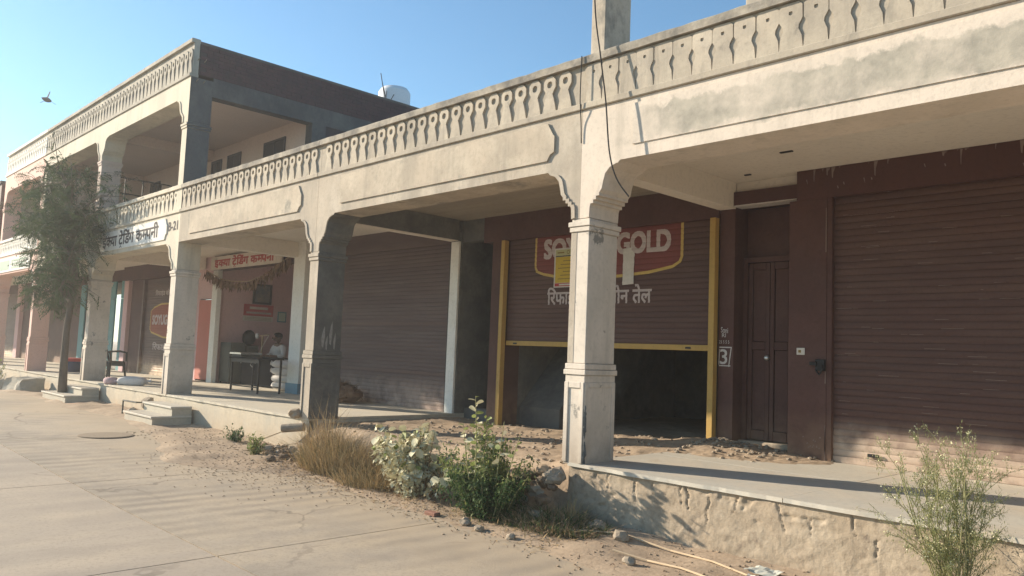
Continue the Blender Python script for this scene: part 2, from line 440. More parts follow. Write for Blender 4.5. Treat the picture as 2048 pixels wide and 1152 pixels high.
# ------------------------------------------------------------------ lettering
def glyphs(s, bold=.0, step=.012):
    """letter shapes filled in thin horizontal strips from their outlines (overlapping strokes stay solid); bold widens every stroke"""
    c = bpy.data.curves.new('tmp', 'FONT')
    c.body, c.size, c.resolution_u, c.fill_mode = s, 1.0, 4, 'NONE'
    o = bpy.data.objects.new('tmp', c)
    COL.objects.link(o)
    dg = bpy.context.evaluated_depsgraph_get()
    me = bpy.data.meshes.new_from_object(o.evaluated_get(dg))
    bpy.data.objects.remove(o); bpy.data.curves.remove(c)
    P_ = [(v.co.x, v.co.y) for v in me.vertices]
    adj = {}
    for e in me.edges:
        a, b = e.vertices
        adj.setdefault(a, []).append(b); adj.setdefault(b, []).append(a)
    bpy.data.meshes.remove(me)
    segs, seen = [], set()
    for st in sorted(adj):
        if st in seen: continue
        loop, prev, cur = [st], None, st
        seen.add(st)
        nxt = st + 1 if st + 1 in adj[st] else adj[st][0]
        while nxt not in seen:
            loop.append(nxt); seen.add(nxt)
            prev, cur = cur, nxt
            more = [k for k in adj[cur] if k != prev and k not in seen]
            if not more: break
            nxt = more[0]
        segs += [(P_[a], P_[b]) for a, b in zip(loop, loop[1:] + loop[:1])]
    def spans(y):
        xs = []
        for (xa, ya), (xb, yb) in segs:
            if (ya <= y) != (yb <= y):
                xs.append((xa + (y - ya) / (yb - ya) * (xb - xa), 1 if yb > ya else -1))
        xs.sort()
        out, w, x0 = [], 0, 0
        for x, d in xs:
            if w == 0: x0 = x
            w += d
            if w == 0: out.append((x0 - bold, x + bold))
        return out
    ys = [p[1] for p in P_]
    y, bm = min(ys) - bold, bmesh.new()
    while y < max(ys) + bold:
        m = y + step * .5
        sp = sorted(spans(m) + (spans(m - bold * .8) + spans(m + bold * .8) if bold else []))
        merged = []
        for a, b in sp:
            if merged and a <= merged[-1][1]: merged[-1][1] = max(merged[-1][1], b)
            else: merged.append([a, b])
        for a, b in merged:
            bm.faces.new([bm.verts.new(q) for q in ((a, y, 0), (b, y, 0), (b, y + step, 0), (a, y + step, 0))])
        y += step
    return bm

def write(segs, bold=.02):
    """a line of writing as a flat bmesh (x right, y up); ('h', char, cut) = half letter, ('r', char) = letter with the subscript stroke"""
    out = bmesh.new()
    x = 0.0
    for s in segs:
        cut, sub = None, False
        if isinstance(s, tuple):
            if s[0] == 'h': cut, s = s[2], s[1]
            elif s[0] == 'r': sub, s = True, s[1]
        if s == ' ':
            x += .28; continue
        bm = glyphs(s, bold)
        if cut:
            xm = max(v.co.x for v in bm.verts) * cut
            bmesh.ops.bisect_plane(bm, geom=bm.verts[:] + bm.edges[:] + bm.faces[:], plane_co=(xm, 0, 0), plane_no=(1, 0, 0), clear_outer=True)
        if sub:
            xc = max(v.co.x for v in bm.verts) * .52
            for sg in (-1, 1):
                q = [(xc, -.04), (xc + sg * .17, -.21), (xc + sg * .11, -.23), (xc - sg * .03, -.09)]
                bm.faces.new([bm.verts.new((a, b, 0)) for a, b in q])
        w = max(v.co.x for v in bm.verts)
        for v in bm.verts: v.co.x += x
        tmp = bpy.data.meshes.new('tmp'); bm.to_mesh(tmp); bm.free()
        out.from_mesh(tmp); bpy.data.meshes.remove(tmp)
        x += w - .012
    return out

def lettering(name, segs, m, parent, x0, x1, z0, z1, y, bold=.02, slope=0.0, prof=None, axis='X', fixed=None):
    """fit a line of writing into x0..x1, z0..z1 on the plane y (axis X), or onto a plane x = fixed running along y (axis Y)"""
    bm = write(segs, bold)
    xs = [v.co.x for v in bm.verts]; ys = [v.co.y for v in bm.verts]
    a, b, c, d = min(xs), max(xs), min(ys), max(ys)
    for v in bm.verts:
        u = (v.co.x - a) / (b - a)
        X = x0 + u * (x1 - x0)
        Z = z0 + (v.co.y - c) / (d - c) * (z1 - z0) + slope * u
        v.co = Vector((X, y, Z)) if axis == 'X' else Vector((fixed, X, Z))
    if prof:
        for v in bm.verts: v.co.y = y + slat_y(v.co.z, prof)
    mb = MB(); mb.bm.free(); mb.bm = bm
    return mb.build(name, m, parent)

PITCH = 0.0745
def slat_y(z, d=.0055):
    t = (z / PITCH) % 1.0
    return -d * max(0.0, math.sin(math.pi * min(1.0, t / .93))) ** .6

def conform(bm, d, y):
    """cut flat print at the slat joints and lay it onto the curved slats"""
    zs = [v.co.z for v in bm.verts]
    k0, k1 = int(min(zs) / PITCH) - 1, int(max(zs) / PITCH) + 2
    for k in range(k0, k1):
        for t in (0, .1, .3, .62, .83, .93):
            bmesh.ops.bisect_plane(bm, geom=bm.verts[:] + bm.edges[:] + bm.faces[:], plane_co=(0, 0, (k + t) * PITCH), plane_no=(0, 0, 1))
    for v in bm.verts:
        v.co.y = y + slat_y(v.co.z, d)

def flat_on_slats(name, pts, m, parent, y, d=.0055):
    bm = bmesh.new()
    f = bm.faces.new([bm.verts.new((x, y, z)) for x, z in pts])
    bmesh.ops.triangulate(bm, faces=[f])
    conform(bm, d, y)
    mb = MB(); mb.bm.free(); mb.bm = bm
    return mb.build(name, m, parent)

def roller_shutter(parent, x0, x1, z0, z1, y, m, rail_m=None, label=None):
    sh = bpy.data.objects.new('roller_shutter', None)
    COL.objects.link(sh)
    sh.parent = parent
    sh.location = Vector((x0, y, z0)) - wloc(parent)
    if label: sh['label'] = label
    mb = MB()
    n, prof = 7, []
    for i in range(n + 1):
        t = i / n * .93
        prof.append((slat_y(t * PITCH), t * PITCH))
    prof.append((.004, PITCH * .965)); prof.append((0, PITCH))
    a = [mb.bm.verts.new((0, py, pz)) for py, pz in prof]
    b = [mb.bm.verts.new((x1 - x0, py, pz)) for py, pz in prof]
    for i in range(len(prof) - 1):
        mb.bm.faces.new((a[i], b[i], b[i + 1], a[i + 1]))
    k0, k1 = math.ceil((z0 + .05) / PITCH), int(z1 / PITCH)
    first = mb.build('slat', m, sh, loc=(0, 0, 0))
    first.location = Vector((x0, y, k0 * PITCH)) - wloc(sh)
    first.data.polygons.foreach_set('use_smooth', [True] * len(first.data.polygons))
    for k in range(k0 + 1, k1 + 1):
        inst(first.data, 'slat', sh, (x0 + random.uniform(-.004, .004), y + random.uniform(-.0025, .0015), k * PITCH), rot=(random.uniform(-.02, .02), 0, random.uniform(-.0006, .0006)))
    boxo('bottom_rail', rail_m or m, sh, x0, x1, y - .022, y + .012, z0, k0 * PITCH - .002, bevel=.004)
    return sh

# ------------------------------------------------------------------ ground, road, dirt
def gz(x):                                   # the street climbs gently away from the camera
    t = min(1, max(0, (-7 - x) / 11.0))
    return -.585 + .135 * t * t * (3 - 2 * t)

def grid(x0, x1, y0, y1, nx, ny, zf):
    mb = MB()
    vs = [[mb.bm.verts.new((x0 + (x1 - x0) * i / nx, y0 + (y1 - y0) * j / ny, zf(x0 + (x1 - x0) * i / nx, y0 + (y1 - y0) * j / ny))) for j in range(ny + 1)] for i in range(nx + 1)]
    for i in range(nx):
        for j in range(ny):
            mb.bm.faces.new((vs[i][j], vs[i + 1][j], vs[i + 1][j + 1], vs[i][j + 1]))
    return mb

g = MB()
g.poly([(-400, -300, -.72), (300, -300, -.72), (300, 300, -.72), (-400, 300, -.72)])
tag(g.build('ground', earth, loc=(0, 0, -.72)), kind='structure')

road = grid(-75, 14, -22, -.75, 60, 4, lambda x, y: gz(x) - .035).build('road', joint_m, loc=(0, 0, 0))
tag(road, kind='structure')
JX = [-6.0 + 3.72 * k for k in range(-14, 5)]
for a, b in zip(JX, JX[1:]):
    for y0, y1, m in ((-3.27, -.78, road_m), (-7.4, -3.29, road_plain), (-11.5, -7.42, road_plain)):
        mb = grid(a + .008, b - .008, y0, y1, 5, 3, lambda x, y: gz(x) + .004 * noise.noise(Vector((x * .7, y * .7, 3))))
        bot = bmesh.ops.extrude_face_region(mb.bm, geom=mb.bm.faces[:])
        for v in bot['geom']:
            if isinstance(v, bmesh.types.BMVert): v.co.z -= .06
        mb.build('road_slab', m, road, loc=((a + b) / 2, (y0 + y1) / 2, 0))

def verge_z(x, y):
    edge = -1.02 + .38 * noise.noise(Vector((x * .55, 1.3, 0))) - (.75 if -13.5 < x < -9 else 0) * math.exp(-((x + 10.8) / 1.6) ** 2) - .35 * math.exp(-((x + 3.2) / 1.3) ** 2)
    t = min(1, max(0, (y - edge + .35) / .7))
    h = -.05 + .085 * t * t * (3 - 2 * t)
    lump = .035 * noise.noise(Vector((x * 1.7, y * 1.7, 5))) + .014 * noise.noise(Vector((x * 6, y * 6, 9)))
    return gz(x) + h + lump * t + .03 * max(0, y + .5)
tag(grid(-34, 6, -2.4, .02, 420, 46, verge_z).build('dirt_verge', dirt, loc=(0, 0, 0), smooth=True), kind='structure')

# ------------------------------------------------------------------ facade parts
BR = [(.37, 0), (.335, -.03), (.25, -.06), (.195, -.115), (.172, -.19), (.155, -.265), (.125, -.30), (.125, -.33), (.085, -.33), (.085, -.365), (.05, -.365), (.05, -.40),
      (.018, -.40), (.006, -.43), (0, -.54)]
CD = .46                                     # depth of columns and front beam

def fascia(b, x0, x1, zb, zt, cols, m, trim_m):
    pts = [(x0, zt), (x1, zt)]
    for cl, cr in sorted(cols, reverse=True):                    # walk the underside from right to left
        if cr < x1 - .02:
            if not any(abs(p[0] - x1) < 1e-6 and abs(p[1] - zb) < 1e-6 for p in pts) and pts[-1] == (x1, zt): pts.append((x1, zb))
            pts += [(cr + dx, zb + dz) for dx, dz in BR]
        else:
            pts.append((x1, zb - .54))
        if cl > x0 + .02:
            pts += [(cl - dx, zb + dz) for dx, dz in BR[::-1]]
        else:
            pts.append((x0, zb - .54))
    last = sorted(cols)[0] if cols else None
    if not cols: pts += [(x1, zb)]
    if not cols or last[0] > x0 + .02: pts.append((x0, zb))
    o = MB().prism(pts, 0, CD).build('fascia', m, b)
    for cl, cr in cols:                                          # raised moulding along each bracket
        for sx, e in ((-1, cl), (1, cr)):
            if (sx < 0 and e - .4 < x0) or (sx > 0 and e + .4 > x1): continue
            P = [(e + sx * (dx + .002), zb + dz) for dx, dz in BR[1:]]
            Q = [(e + sx * max(-.2, dx - .045), zb + dz + .012) for dx, dz in BR[1:]]
            bm = bmesh.new()
            f = [[bm.verts.new((x, y, z)) for x, z in L_] for L_ in (P, Q) for y in (-.016, .001)]
            for i in range(len(P) - 1):
                for r0, r1 in ((f[0], f[2]), (f[2], f[3]), (f[3], f[1]), (f[1], f[0])):
                    bm.faces.new((r0[i], r0[i + 1], r1[i + 1], r1[i]))
            for i in (0, -1): bm.faces.new((f[0][i], f[2][i], f[3][i], f[1][i]))
            t = MB(); t.bm.free(); t.bm = bm
            t.build('bracket_moulding', trim_m, b)
    return o

def panel(b, xl, xr, zb, zt, m, left=True, right=True, name='fascia_panel', th=.022):
    """raised field of the fascia with stepped ends"""
    def end(x, s):
        return [(x - s * .10, zt), (x - s * .085, zt - .03), (x - s * .02, zt - .13), (x, zt - .15), (x, zt - .32), (x - s * .055, zt - .345), (x - s * .10, zb)]
    pts = ([(xl, zt)] if not left else []) + (end(xr, 1) if right else [(xr, zt), (xr, zb)])
    pts += (end(xl, -1)[::-1] if left else [(xl, zb)])
    return MB().prism(pts, -th, .001).build(name, m, b)

def keyhole(style, h):
    """one moulded baluster: ring head with a hole, neck, flared skirt; star-shaped about the hole"""
    if style == 'ring':
        c, r, hr = .305, .094, .039
        out = [(.040, c + .092), (.085, c + .042), (.087, c - .037), (.060, c - .077), (.043, .195), (.063, .14), (.083, .07), (.099, 0)]
        d = .024
    else:
        c, hr, d = .31, .019, .013
        out = [(.07, .395), (.1025, .365), (.1035, .25), (.071, .195), (.067, .165), (.094, .10), (.104, 0)]
    out = out + [(-x, z) for x, z in out[::-1]]
    mb = MB()
    n = len(out)
    ang = [math.atan2(x, z - c) for x, z in out]
    hole = [(hr * math.sin(a), c + hr * math.cos(a)) for a in ang]
    ring = [[mb.bm.verts.new((x, y, z * h)) for x, z in L_] for L_ in (out, hole) for y in (0, d)]
    of, ob, hf, hb = ring
    for i in range(n):
        j = (i + 1) % n
        mb.bm.faces.new((of[i], of[j], hf[j], hf[i]))
        mb.bm.faces.new((of[j], of[i], ob[i], ob[j]))
        mb.bm.faces.new((hf[i], hf[j], hb[j], hb[i]))
    o = mb.build('baluster', bal_m, None, loc=(0, 0, 0))
    me = o.data
    bpy.data.objects.remove(o)
    return me

KEY = {}
def parapet(b, x0, x1, z0, m_cop, m_back, m_bal, pitch, style, h=1.0, start=None, mat_key='a', zt=None):
    zt = zt or z0 + .57
    p = boxo('parapet', m_back, b, x0, x1, d_back(style), .14, z0 + .067, zt - .088)
    boxo('string_course', m_bal, p, x0 + .001, x1 - .001, -.030, .15, z0, z0 + .066, bevel=.006)
    mb = MB()                                                    # coping with a slightly broken edge
    n = max(2, int((x1 - x0) / .12))
    rows = []
    for i in range(n + 1):
        x = x0 + (x1 - x0) * i / n
        e = .008 * noise.noise(Vector((x * 4, 1, 2))); f = .010 * noise.noise(Vector((x * 5, 7, 2)))
        rows.append([mb.bm.verts.new(q) for q in ((x, -.032 + e, zt - .086), (x, -.034 + e, zt - .012 + f), (x, -.02 + e, zt + f), (x, .15, zt + f), (x, .15, zt - .086))])
    for a, c in zip(rows, rows[1:]):
        for k in range(5):
            mb.bm.faces.new((a[k], c[k], c[(k + 1) % 5], a[(k + 1) % 5]))
    mb.bm.faces.new(rows[0]); mb.bm.faces.new(rows[-1][::-1])
    mb.build('coping', m_cop, p)
    key = (style, round(h, 2), mat_key)
    if key not in KEY:
        me = keyhole(style, h)
        me.materials.clear(); me.materials.append(m_bal)
        KEY[key] = me
    x = start if start is not None else x0 + pitch / 2
    while x < x1 - pitch * .45:
        if x > x0 + pitch * .4:
            inst(KEY[key], 'baluster', p, (x + random.uniform(-.003, .003), random.uniform(0, .003), z0 + .076), rot=(0, random.uniform(-.012, .012), 0))
        x += pitch
    return p

def d_back(style):
    return .025 if style == 'ring' else .014

def column(b, x0, x1, m, z0=0.0, zt=2.46, pedestal=True, name='column'):
    mb = MB()
    if pedestal:
        q = .012
        mb.box(x0 - q, x1 + q, -q, CD + q, z0 - .02, z0 + .87)
        mb.box(x0 - .028, x1 + .028, -.028, CD + .028, z0 + .872, z0 + .925)
        mb.box(x0 - .018, x1 + .018, -.018, CD + .018, z0 + .928, z0 + .985)
        mb.box(x0, x1, 0.0, CD, z0 + .987, zt - .135)
        for (a, c) in ((x0 - q, x0 + .045), (x1 - .03, x1 + q)):       # raised border of the pedestal panel
            mb.box(a, c, -q - .014, -q + .001, z0, z0 + .80)
        mb.box(x0 + .046, x1 - .031, -q - .014, -q + .001, z0 + .74, z0 + .80)
        for (a, c) in ((-q, .05), (CD - .045, CD + q)):
            mb.box(x1 + q - .001, x1 + q + .008, a, c, z0, z0 + .80)
        mb.box(x1 + q - .001, x1 + q + .008, .051, CD - .046, z0 + .745, z0 + .80)
    else:
        mb.box(x0, x1, 0, CD, z0, zt - .135)
    mb.box(x0 - .016, x1 + .016, -.016, CD + .016, zt - .133, zt - .083)
    mb.box(x0 - .028, x1 + .028, -.028, CD + .028, zt - .080, zt - .030)
    mb.box(x0 - .0015, x1 + .0015, .001, CD - .001, zt - .028, zt)
    return mb.build(name, m, b, bevel=.005)

HOLES = [(-3.95, 1.79, .07), (-4.80, 2.50, .04)]
CRACKS = [(-4.83, -.04, .17, .011, .05), (-4.5, -.05, .30, .013, -.03), (-4.32, -.06, .12, .014, .3), (-4.02, -.04, .19, .013, .15), (-3.72, -.10, .26, .012, -.12), (-3.45, -.05, .15, .014, -.3), (-3.1, -.05, .22, .013, .3), (-2.82, -.12, .16, .011, -.1), (-2.5, -.05, .15, .014, .1), (-2.33, -.2, .18, .012, -.02), (-2.05, -.05, .14, .013, .2)]
def plinth(b, x0, x1, m, floor_m, ytop=2.75, seam=2.6, rough=.02, slab_t=.035, seed=0, zbot=-.75, sag=0.0):
    """rendered plinth face with eroded relief, floor slabs on top"""
    xs, x = [], x0
    while x < x1:
        xs.append(x); x += (.012 if rough > .03 and x < -.9 else .05)
    xs.append(x1)
    nx, nz = len(xs) - 1, (52 if rough > .03 else 16)
    mb = MB()
    vs = []
    for x in xs:
        row = []
        for j in range(nz + 1):
            z = zbot + (-slab_t - .002 - zbot) * j / nz
            q = Vector((x * 1.3, z * 2.0, seed))
            d = rough * .12 * noise.noise(q * .8) + rough * .16 * noise.fractal(q * 6, 1.0, 2.1, 6)
            edge = max(0, 1 + (z + .02) / .26)                        # the upper edge is the most broken
            pit = noise.noise(q * 3.1 + Vector((3, 1, 2))) + .5 * noise.noise(q * 6.1) + .12 * noise.noise(q * 19)
            d -= rough * .42 * max(0, min(1, (pit - .74 + .5 * edge) * 9)) * (.6 + .4 * edge) + rough * .25 * max(0, pit - .5)
            crack = max(0, 1 - abs(noise.noise(Vector((x * 2.1 + .35 * noise.noise(q * 3), z * .5, seed + 4)))) / .022) * rough * .9 * (1 if noise.noise(Vector((x * 1.1, z * .9, seed))) > .12 else 0)
            if rough > .03:
                for xc, zt_, ln, wd, sl in CRACKS:
                    u = (zt_ - z) / ln
                    if 0 <= u <= 1:
                        o_ = abs(x - xc - sl * u * ln - .022 * noise.noise(Vector((z * 26, xc, 1))))
                        crack = max(crack, .02 * max(0, 1 - o_ / (wd * (1.15 - u))))
            row.append(mb.bm.verts.new((x, .012 - d * .8 + crack, z)))
        vs.append(row)
    for i in range(nx):
        for j in range(nz):
            mb.bm.faces.new((vs[i][j], vs[i + 1][j], vs[i + 1][j + 1], vs[i][j + 1]))
    mb.build('plinth', m, b, smooth=True)
    fl = boxo('verandah_floor', floor_m, b, x0, x1, .14, ytop + .6, -.4, -slab_t - .003)
    x = x0
    while x < x1 - .05:
        w = min(seam * random.uniform(.75, 1.15), x1 - x)
        if x1 - x - w < .5: w = x1 - x
        yy = [-.018, ytop * .52, ytop + .35]
        for y0, y1 in zip(yy, yy[1:]):
            t = MB()
            n = max(2, int(w / .07))
            ve = []
            for i in range(n + 1):
                X = x + .003 + (w - .006) * i / n
                e = (.018 * noise.noise(Vector((X * 2.5, seed, 1))) + .010 * noise.noise(Vector((X * 7, seed, 5)))) if y0 < 0 else 0
                dz = random.uniform(-.001, .001)
                ve.append([t.bm.verts.new(p) for p in ((X, y0 + .003 + e, -slab_t), (X, y0 + .003 + e, dz * 0), (X, y1 - .003, dz * 0), (X, y1 - .003, -slab_t))])
            for a, c in zip(ve, ve[1:]):
                for k in range(4):
                    t.bm.faces.new((a[k], c[k], c[(k + 1) % 4], a[(k + 1) % 4]))
            t.bm.faces.new(ve[0]); t.bm.faces.new(ve[-1][::-1])
            o = t.build('floor_slab', floor_m, b, loc=(x + w / 2, (y0 + y1) / 2, 0))
            o.location.z += random.uniform(-.002, .002)
        x += w
    return fl

C0, C1, C2, C3, C4, C5, C6 = (-.13, .10), (-5.385, -5.15), (-10.635, -10.39), (-16.05, -15.79), (-21.30, -21.05), (-26.62, -26.38), (-31.95, -31.70)
ZB, ZF, ZC = 3.005, 3.60, 3.33                 # beam underside, top of fascia, ceiling

# ============================================================ nearest shop (A)
A = thing('shop_building', 'nearest single-storey shop with mottled cement fascia, brown panelled door and large closed brown shutter', 'shop', (-2.5, 3, 0), 'shops in the arcade')
plinth(A, -5.33, 6.0, plinth_m, stone_floor, seed=1.7, rough=.05)
fascia(A, -5.285, 6.0, ZB, 3.597, [(-5.285, C1[1]), C0, (5.2, 5.43)], fascia_a, cream_band)
panel(A, C1[1] + .52, C0[0] - .28, 3.135, 3.54, fascia_a, left=False, th=.014)
panel(A, C0[1] + .5, 4.9, 3.135, 3.54, fascia_a, left=False, th=.014)
parapet(A, -5.284, 6.0, ZF, coping_m, bal_back, bal_m, .2135, 'slab', 1.0, start=-4.94 - .2135)
column(A, *C1, col_white)
boxo('column_edge', raw, A, C1[0] - .001, C1[0] + .075, -.003, .02, .99, 2.32)
for z_, h_ in ((.09, .13), (.36, .12), (.46, .10)): MB().blob((C1[1] + .004, .0, z_), (.03, .014, h_), int(z_ * 100), .9, 3, 2.2).build('bare_patch', raw_dark, A)
column(A, *C0, col_white); column(A, 5.2, 5.43, col_white)
boxo('ceiling', ceil_cream, A, -5.16, 6.0, CD + .001, 8.0, ZC, 3.50)
for x_, y_, l_ in HOLES: boxo('ceiling_hole', black_m, A, x_ - l_, x_ + l_, y_ - .018, y_ + .018, ZC - .012, ZC - .0005)
boxo('cross_beam', ceil_cream, A, -5.378, -5.152, CD + .002, 2.845, ZB - .004, ZC + .05)
boxo('cross_beam', ceil_cream, A, -.128, .098, CD + .002, 2.69, ZB - .004, ZC - .001)
boxo('roof', coping_m, A, -5.28, 6.0, .145, 8.0, 3.502, 3.62)
for xr, yr, zt_ in ((-5.235, .03, 6.6), (-3.60, .28, 6.4)):
    boxo('roof_post', raw, A, xr, xr + .19, yr, yr + .42, 3.60, zt_, bevel=.008)
boxo('wall', maroon, A, -5.372, -5.16, 2.85, 3.3, -.1, 3.329)                      # pier left of the door
boxo('wall', maroon, A, -4.36, -3.912, 2.705, 3.3, -.1, 2.978)                      # pier between door and shutter
boxo('door_lintel', maroon, A, -5.158, -4.275, 2.79, 3.12, 3.03, 3.20)
boxo('lintel_edge', chalk, A, -5.157, -4.277, 2.786, 3.0, 3.018, 3.029)
boxo('wall', ceil_cream, A, -5.158, -4.275, 2.86, 3.12, 3.201, 3.329)
boxo('shutter_hood', maroon_splash, A, -4.273, 5.9, 2.70, 3.0, 2.98, 3.327)
boxo('wall', maroon, A, -5.158, -4.363, 3.16, 3.28, 2.40, 3.028)                    # dark panel over the door
boxo('wall', maroon, A, .0, 5.9, 2.72, 3.2, -.1, 2.979)
boxo('door_sill', plinth_m, A, -5.158, -4.364, 2.98, 3.2, -.1, .10, bevel=.012)
d = bpy.data.objects.new('door', None); COL.objects.link(d); d.parent = A; d.location = Vector((-4.85, 3.1, .1)) - wloc(A)
d['label'] = 'maroon double-leaf panelled door'
boxo('door_frame', maroon, d, -5.157, -5.10, 3.07, 3.18, .102, 2.395); boxo('door_frame', maroon, d, -4.51, -4.443, 3.07, 3.18, .102, 2.395)
boxo('door_frame', maroon, d, -5.098, -4.512, 3.07, 3.18, 2.33, 2.395)
for x0, x1 in ((-5.098, -4.808), (-4.802, -4.512)):
    mb = MB()
    mb.box(x0, x0 + .055, 3.10, 3.14, .11, 2.325); mb.box(x1 - .055, x1, 3.10, 3.14, .11, 2.325)
    for z0, z1 in ((.11, .23), (1.23, 1.33), (2.24, 2.325)): mb.box(x0 + .056, x1 - .056, 3.101, 3.14, z0, z1)
    lf = mb.build('door_leaf', maroon, d, bevel=.006)
    for z0, z1 in ((.232, 1.228), (1.332, 2.238)):
        boxo('door_panel', maroon, d, x0 + .058, x1 - .058, 3.118, 3.135, z0, z1, bevel=.006)
kn = MB().lathe([(.0, -.02), (.03, -.02), (.034, 0), (.028, .018), (.01, .026)], (0, 0, 0), 14).build('door_knob', bright_steel, d, loc=(0, 0, 0), smooth=True)
kn.rotation_euler = (math.pi / 2, 0, 0); kn.location = Vector((-4.83, 3.08, 1.13)) - wloc(d)
boxo('shutter_guide', maroon, A, -3.911, -3.855, 2.712, 3.02, -.02, 2.979)
shA = roller_shutter(A, -3.853, -.02, .0, 2.978, 2.775, shutter_m)
mb = MB()
for k in range(110):                                          # bare pale scratches along the slat crests
    kk = random.randint(3, 38); x = random.uniform(-3.84, -.3); l_ = random.uniform(.02, .22); t = random.choice((.12, .2, .93))
    z = (kk + t) * PITCH
    mb.poly([(x, 2.7718 + slat_y(z), z), (x + l_, 2.7718 + slat_y(z), z), (x + l_, 2.7718 + slat_y(z), z + random.uniform(.002, .0045)), (x, 2.7718 + slat_y(z), z + .004)])
tag(mb.build('scratches', scratch_m, shA), kind='stuff')
mb = MB()
x = -4.25
while x < -.2:                                                # whitewash smeared and run down from the ceiling edge
    n = random.choice((0, 0, 1, 3, 5))
    for k in range(n):
        xx = x + random.uniform(0, .25); w_ = random.uniform(.006, .03); l_ = random.choice((.02, .03, .05, .08, .15)) * random.uniform(.6, 1.2)
        mb.poly([(xx, 2.6975, 3.324), (xx + w_ * 2.2, 2.6975, 3.324), (xx + w_, 2.6975, 3.324 - l_ * .5), (xx + w_ * .8, 2.6975, 3.324 - l_), (xx + w_ * .3, 2.6975, 3.324 - l_ * .9)])
    x += random.uniform(.08, .3)
for k in range(16):
    xx, zz = random.uniform(-4.2, -.4), random.uniform(3.05, 3.25)
    mb.poly([(xx, 2.6975, zz), (xx + .012, 2.6975, zz), (xx + .02, 2.6975, zz - random.uniform(.02, .07)), (xx + .008, 2.6975, zz - .03)])
for z0_, z1_ in ((.0, .33), (.10, .40), (.86, 1.0), (2.35, 2.86)):
    mb.poly([(-3.925, 2.7035, z0_), (-3.915, 2.7035, z0_), (-3.917, 2.7035, z1_), (-3.923, 2.7035, z1_)])
for k in range(14):
    xx, zz = random.uniform(-4.2, -3.98), random.uniform(.12, .25); mb.poly([(xx, 2.7035, zz), (xx + .02, 2.7035, zz + .005), (xx + .012, 2.7035, zz + .02)])
tag(mb.build('whitewash_drips', scratch_m, A), kind='stuff')
MB().box(-4.255, -4.158, 2.69, 2.7045, 1.175, 1.255).build('plate', paper_white, None, bevel=.004)
tag(bpy.data.objects['plate'], 'small white switch plate on the maroon pier right of the panelled door', 'switch plate')
bpy.data.objects['plate'].name = 'switch_plate'
boxo('button', text_grey, bpy.data.objects['switch_plate'], -4.23, -4.20, 2.684, 2.6898, 1.20, 1.23)
mb = MB(); mb.box(-4.02, -3.915, 2.665, 2.7045, 1.0, 1.13); mb.box(-4.08, -4.0, 2.645, 2.675, 1.06, 1.10); mb.tube([(-3.94, 2.655, 1.07), (-3.92, 2.635, 1.02), (-3.96, 2.635, .96), (-4.0, 2.645, 1.0)], .012)
mb.build('shutter_lock', black_m, A, bevel=.003)
boxo('shutter_padlock', black_m, A, -3.47, -3.35, 2.735, 2.755, .10, .135, bevel=.005)
# chalk marks on the pier
for seg, a in (((-5.355, 1.005, -5.195, 1.018), 0), ((-5.355, 1.235, -5.185, 1.25), 0)):
    MB().poly([(seg[0], 2.846, seg[1]), (seg[2], 2.846, seg[1]), (seg[2], 2.846, seg[3]), (seg[0], 2.846, seg[3])]).build('number_box', chalk, A)
for pts in ([(-5.225, 1.0), (-5.212, 1.0), (-5.178, 1.25), (-5.192, 1.25)], [(-5.362, 1.02), (-5.354, 1.02), (-5.348, 1.22), (-5.355, 1.22)]):
    MB().poly([(x, 2.846, z) for x, z in pts]).build('number_box', chalk, A)
lettering('number', ['3'], chalk, A, -5.345, -5.24, 1.03, 1.22, 2.8455, .008)
lettering('chalk_writing', ['Soni'], chalk, A, -5.335, -5.235, 1.43, 1.50, 2.8455, .005, slope=-.01)
lettering('chalk_writing', ['Rl'], chalk, A, -5.32, -5.265, 1.37, 1.42, 2.8455, .005)
lettering('chalk_writing', ['25 5 5 5'], chalk, A, -5.36, -5.215, 1.29, 1.33, 2.8455, .0)
boxo('rear_wall', raw_dark, A, -5.36, 6.0, 7.9, 8.0, -.7, 3.33)
boxo('end_wall', raw, A, 5.9, 6.0, .47, 7.89, -.7, 3.329)

# ============================================================ bare concrete shop (B)
B = thing('shop_building', 'bare concrete single-storey shop with half-raised brown shutter between yellow posts', 'shop', (-7.9, 3, 0), 'shops in the arcade')
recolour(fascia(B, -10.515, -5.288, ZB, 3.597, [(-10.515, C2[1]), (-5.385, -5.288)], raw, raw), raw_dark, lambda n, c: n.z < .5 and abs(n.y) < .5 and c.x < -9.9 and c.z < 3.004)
panel(B, C2[1] + .52, C1[0] - .275, 3.13, 3.54, raw_panel, left=False)
parapet(B, -10.515, -5.288, ZF, coping_m, bal_back, bal_m, .2255, 'ring', 1.0, start=-5.55 - .2255 * 23)
boxo('ceiling', ceil_raw, B, -10.39, -5.38, CD + .001, 3.4, ZC, 3.50)
boxo('roof', coping_m, B, -10.515, -5.285, .145, 8.0, 3.502, 3.62)
boxo('cross_beam', raw_dark, B, -10.632, -10.392, CD + .002, 2.70, ZB - .03, ZC + .05)
boxo('beam_soffit', ceil_cream, B, -10.60, -10.394, CD + .01, 2.69, ZB - .04, ZB - .031)
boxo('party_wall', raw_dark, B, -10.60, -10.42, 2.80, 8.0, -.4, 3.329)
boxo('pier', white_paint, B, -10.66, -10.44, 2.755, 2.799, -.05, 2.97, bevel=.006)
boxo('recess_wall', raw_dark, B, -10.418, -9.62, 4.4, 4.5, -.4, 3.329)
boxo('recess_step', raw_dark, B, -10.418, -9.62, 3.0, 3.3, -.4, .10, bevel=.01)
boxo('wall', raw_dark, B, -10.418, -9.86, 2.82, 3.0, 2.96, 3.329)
boxo('wall', maroon, B, -9.62, -9.362, 2.80, 3.25, -.4, 2.90)
boxo('shutter_hood', maroon, B, -9.858, -5.374, 2.80, 3.25, 2.902, 3.329)
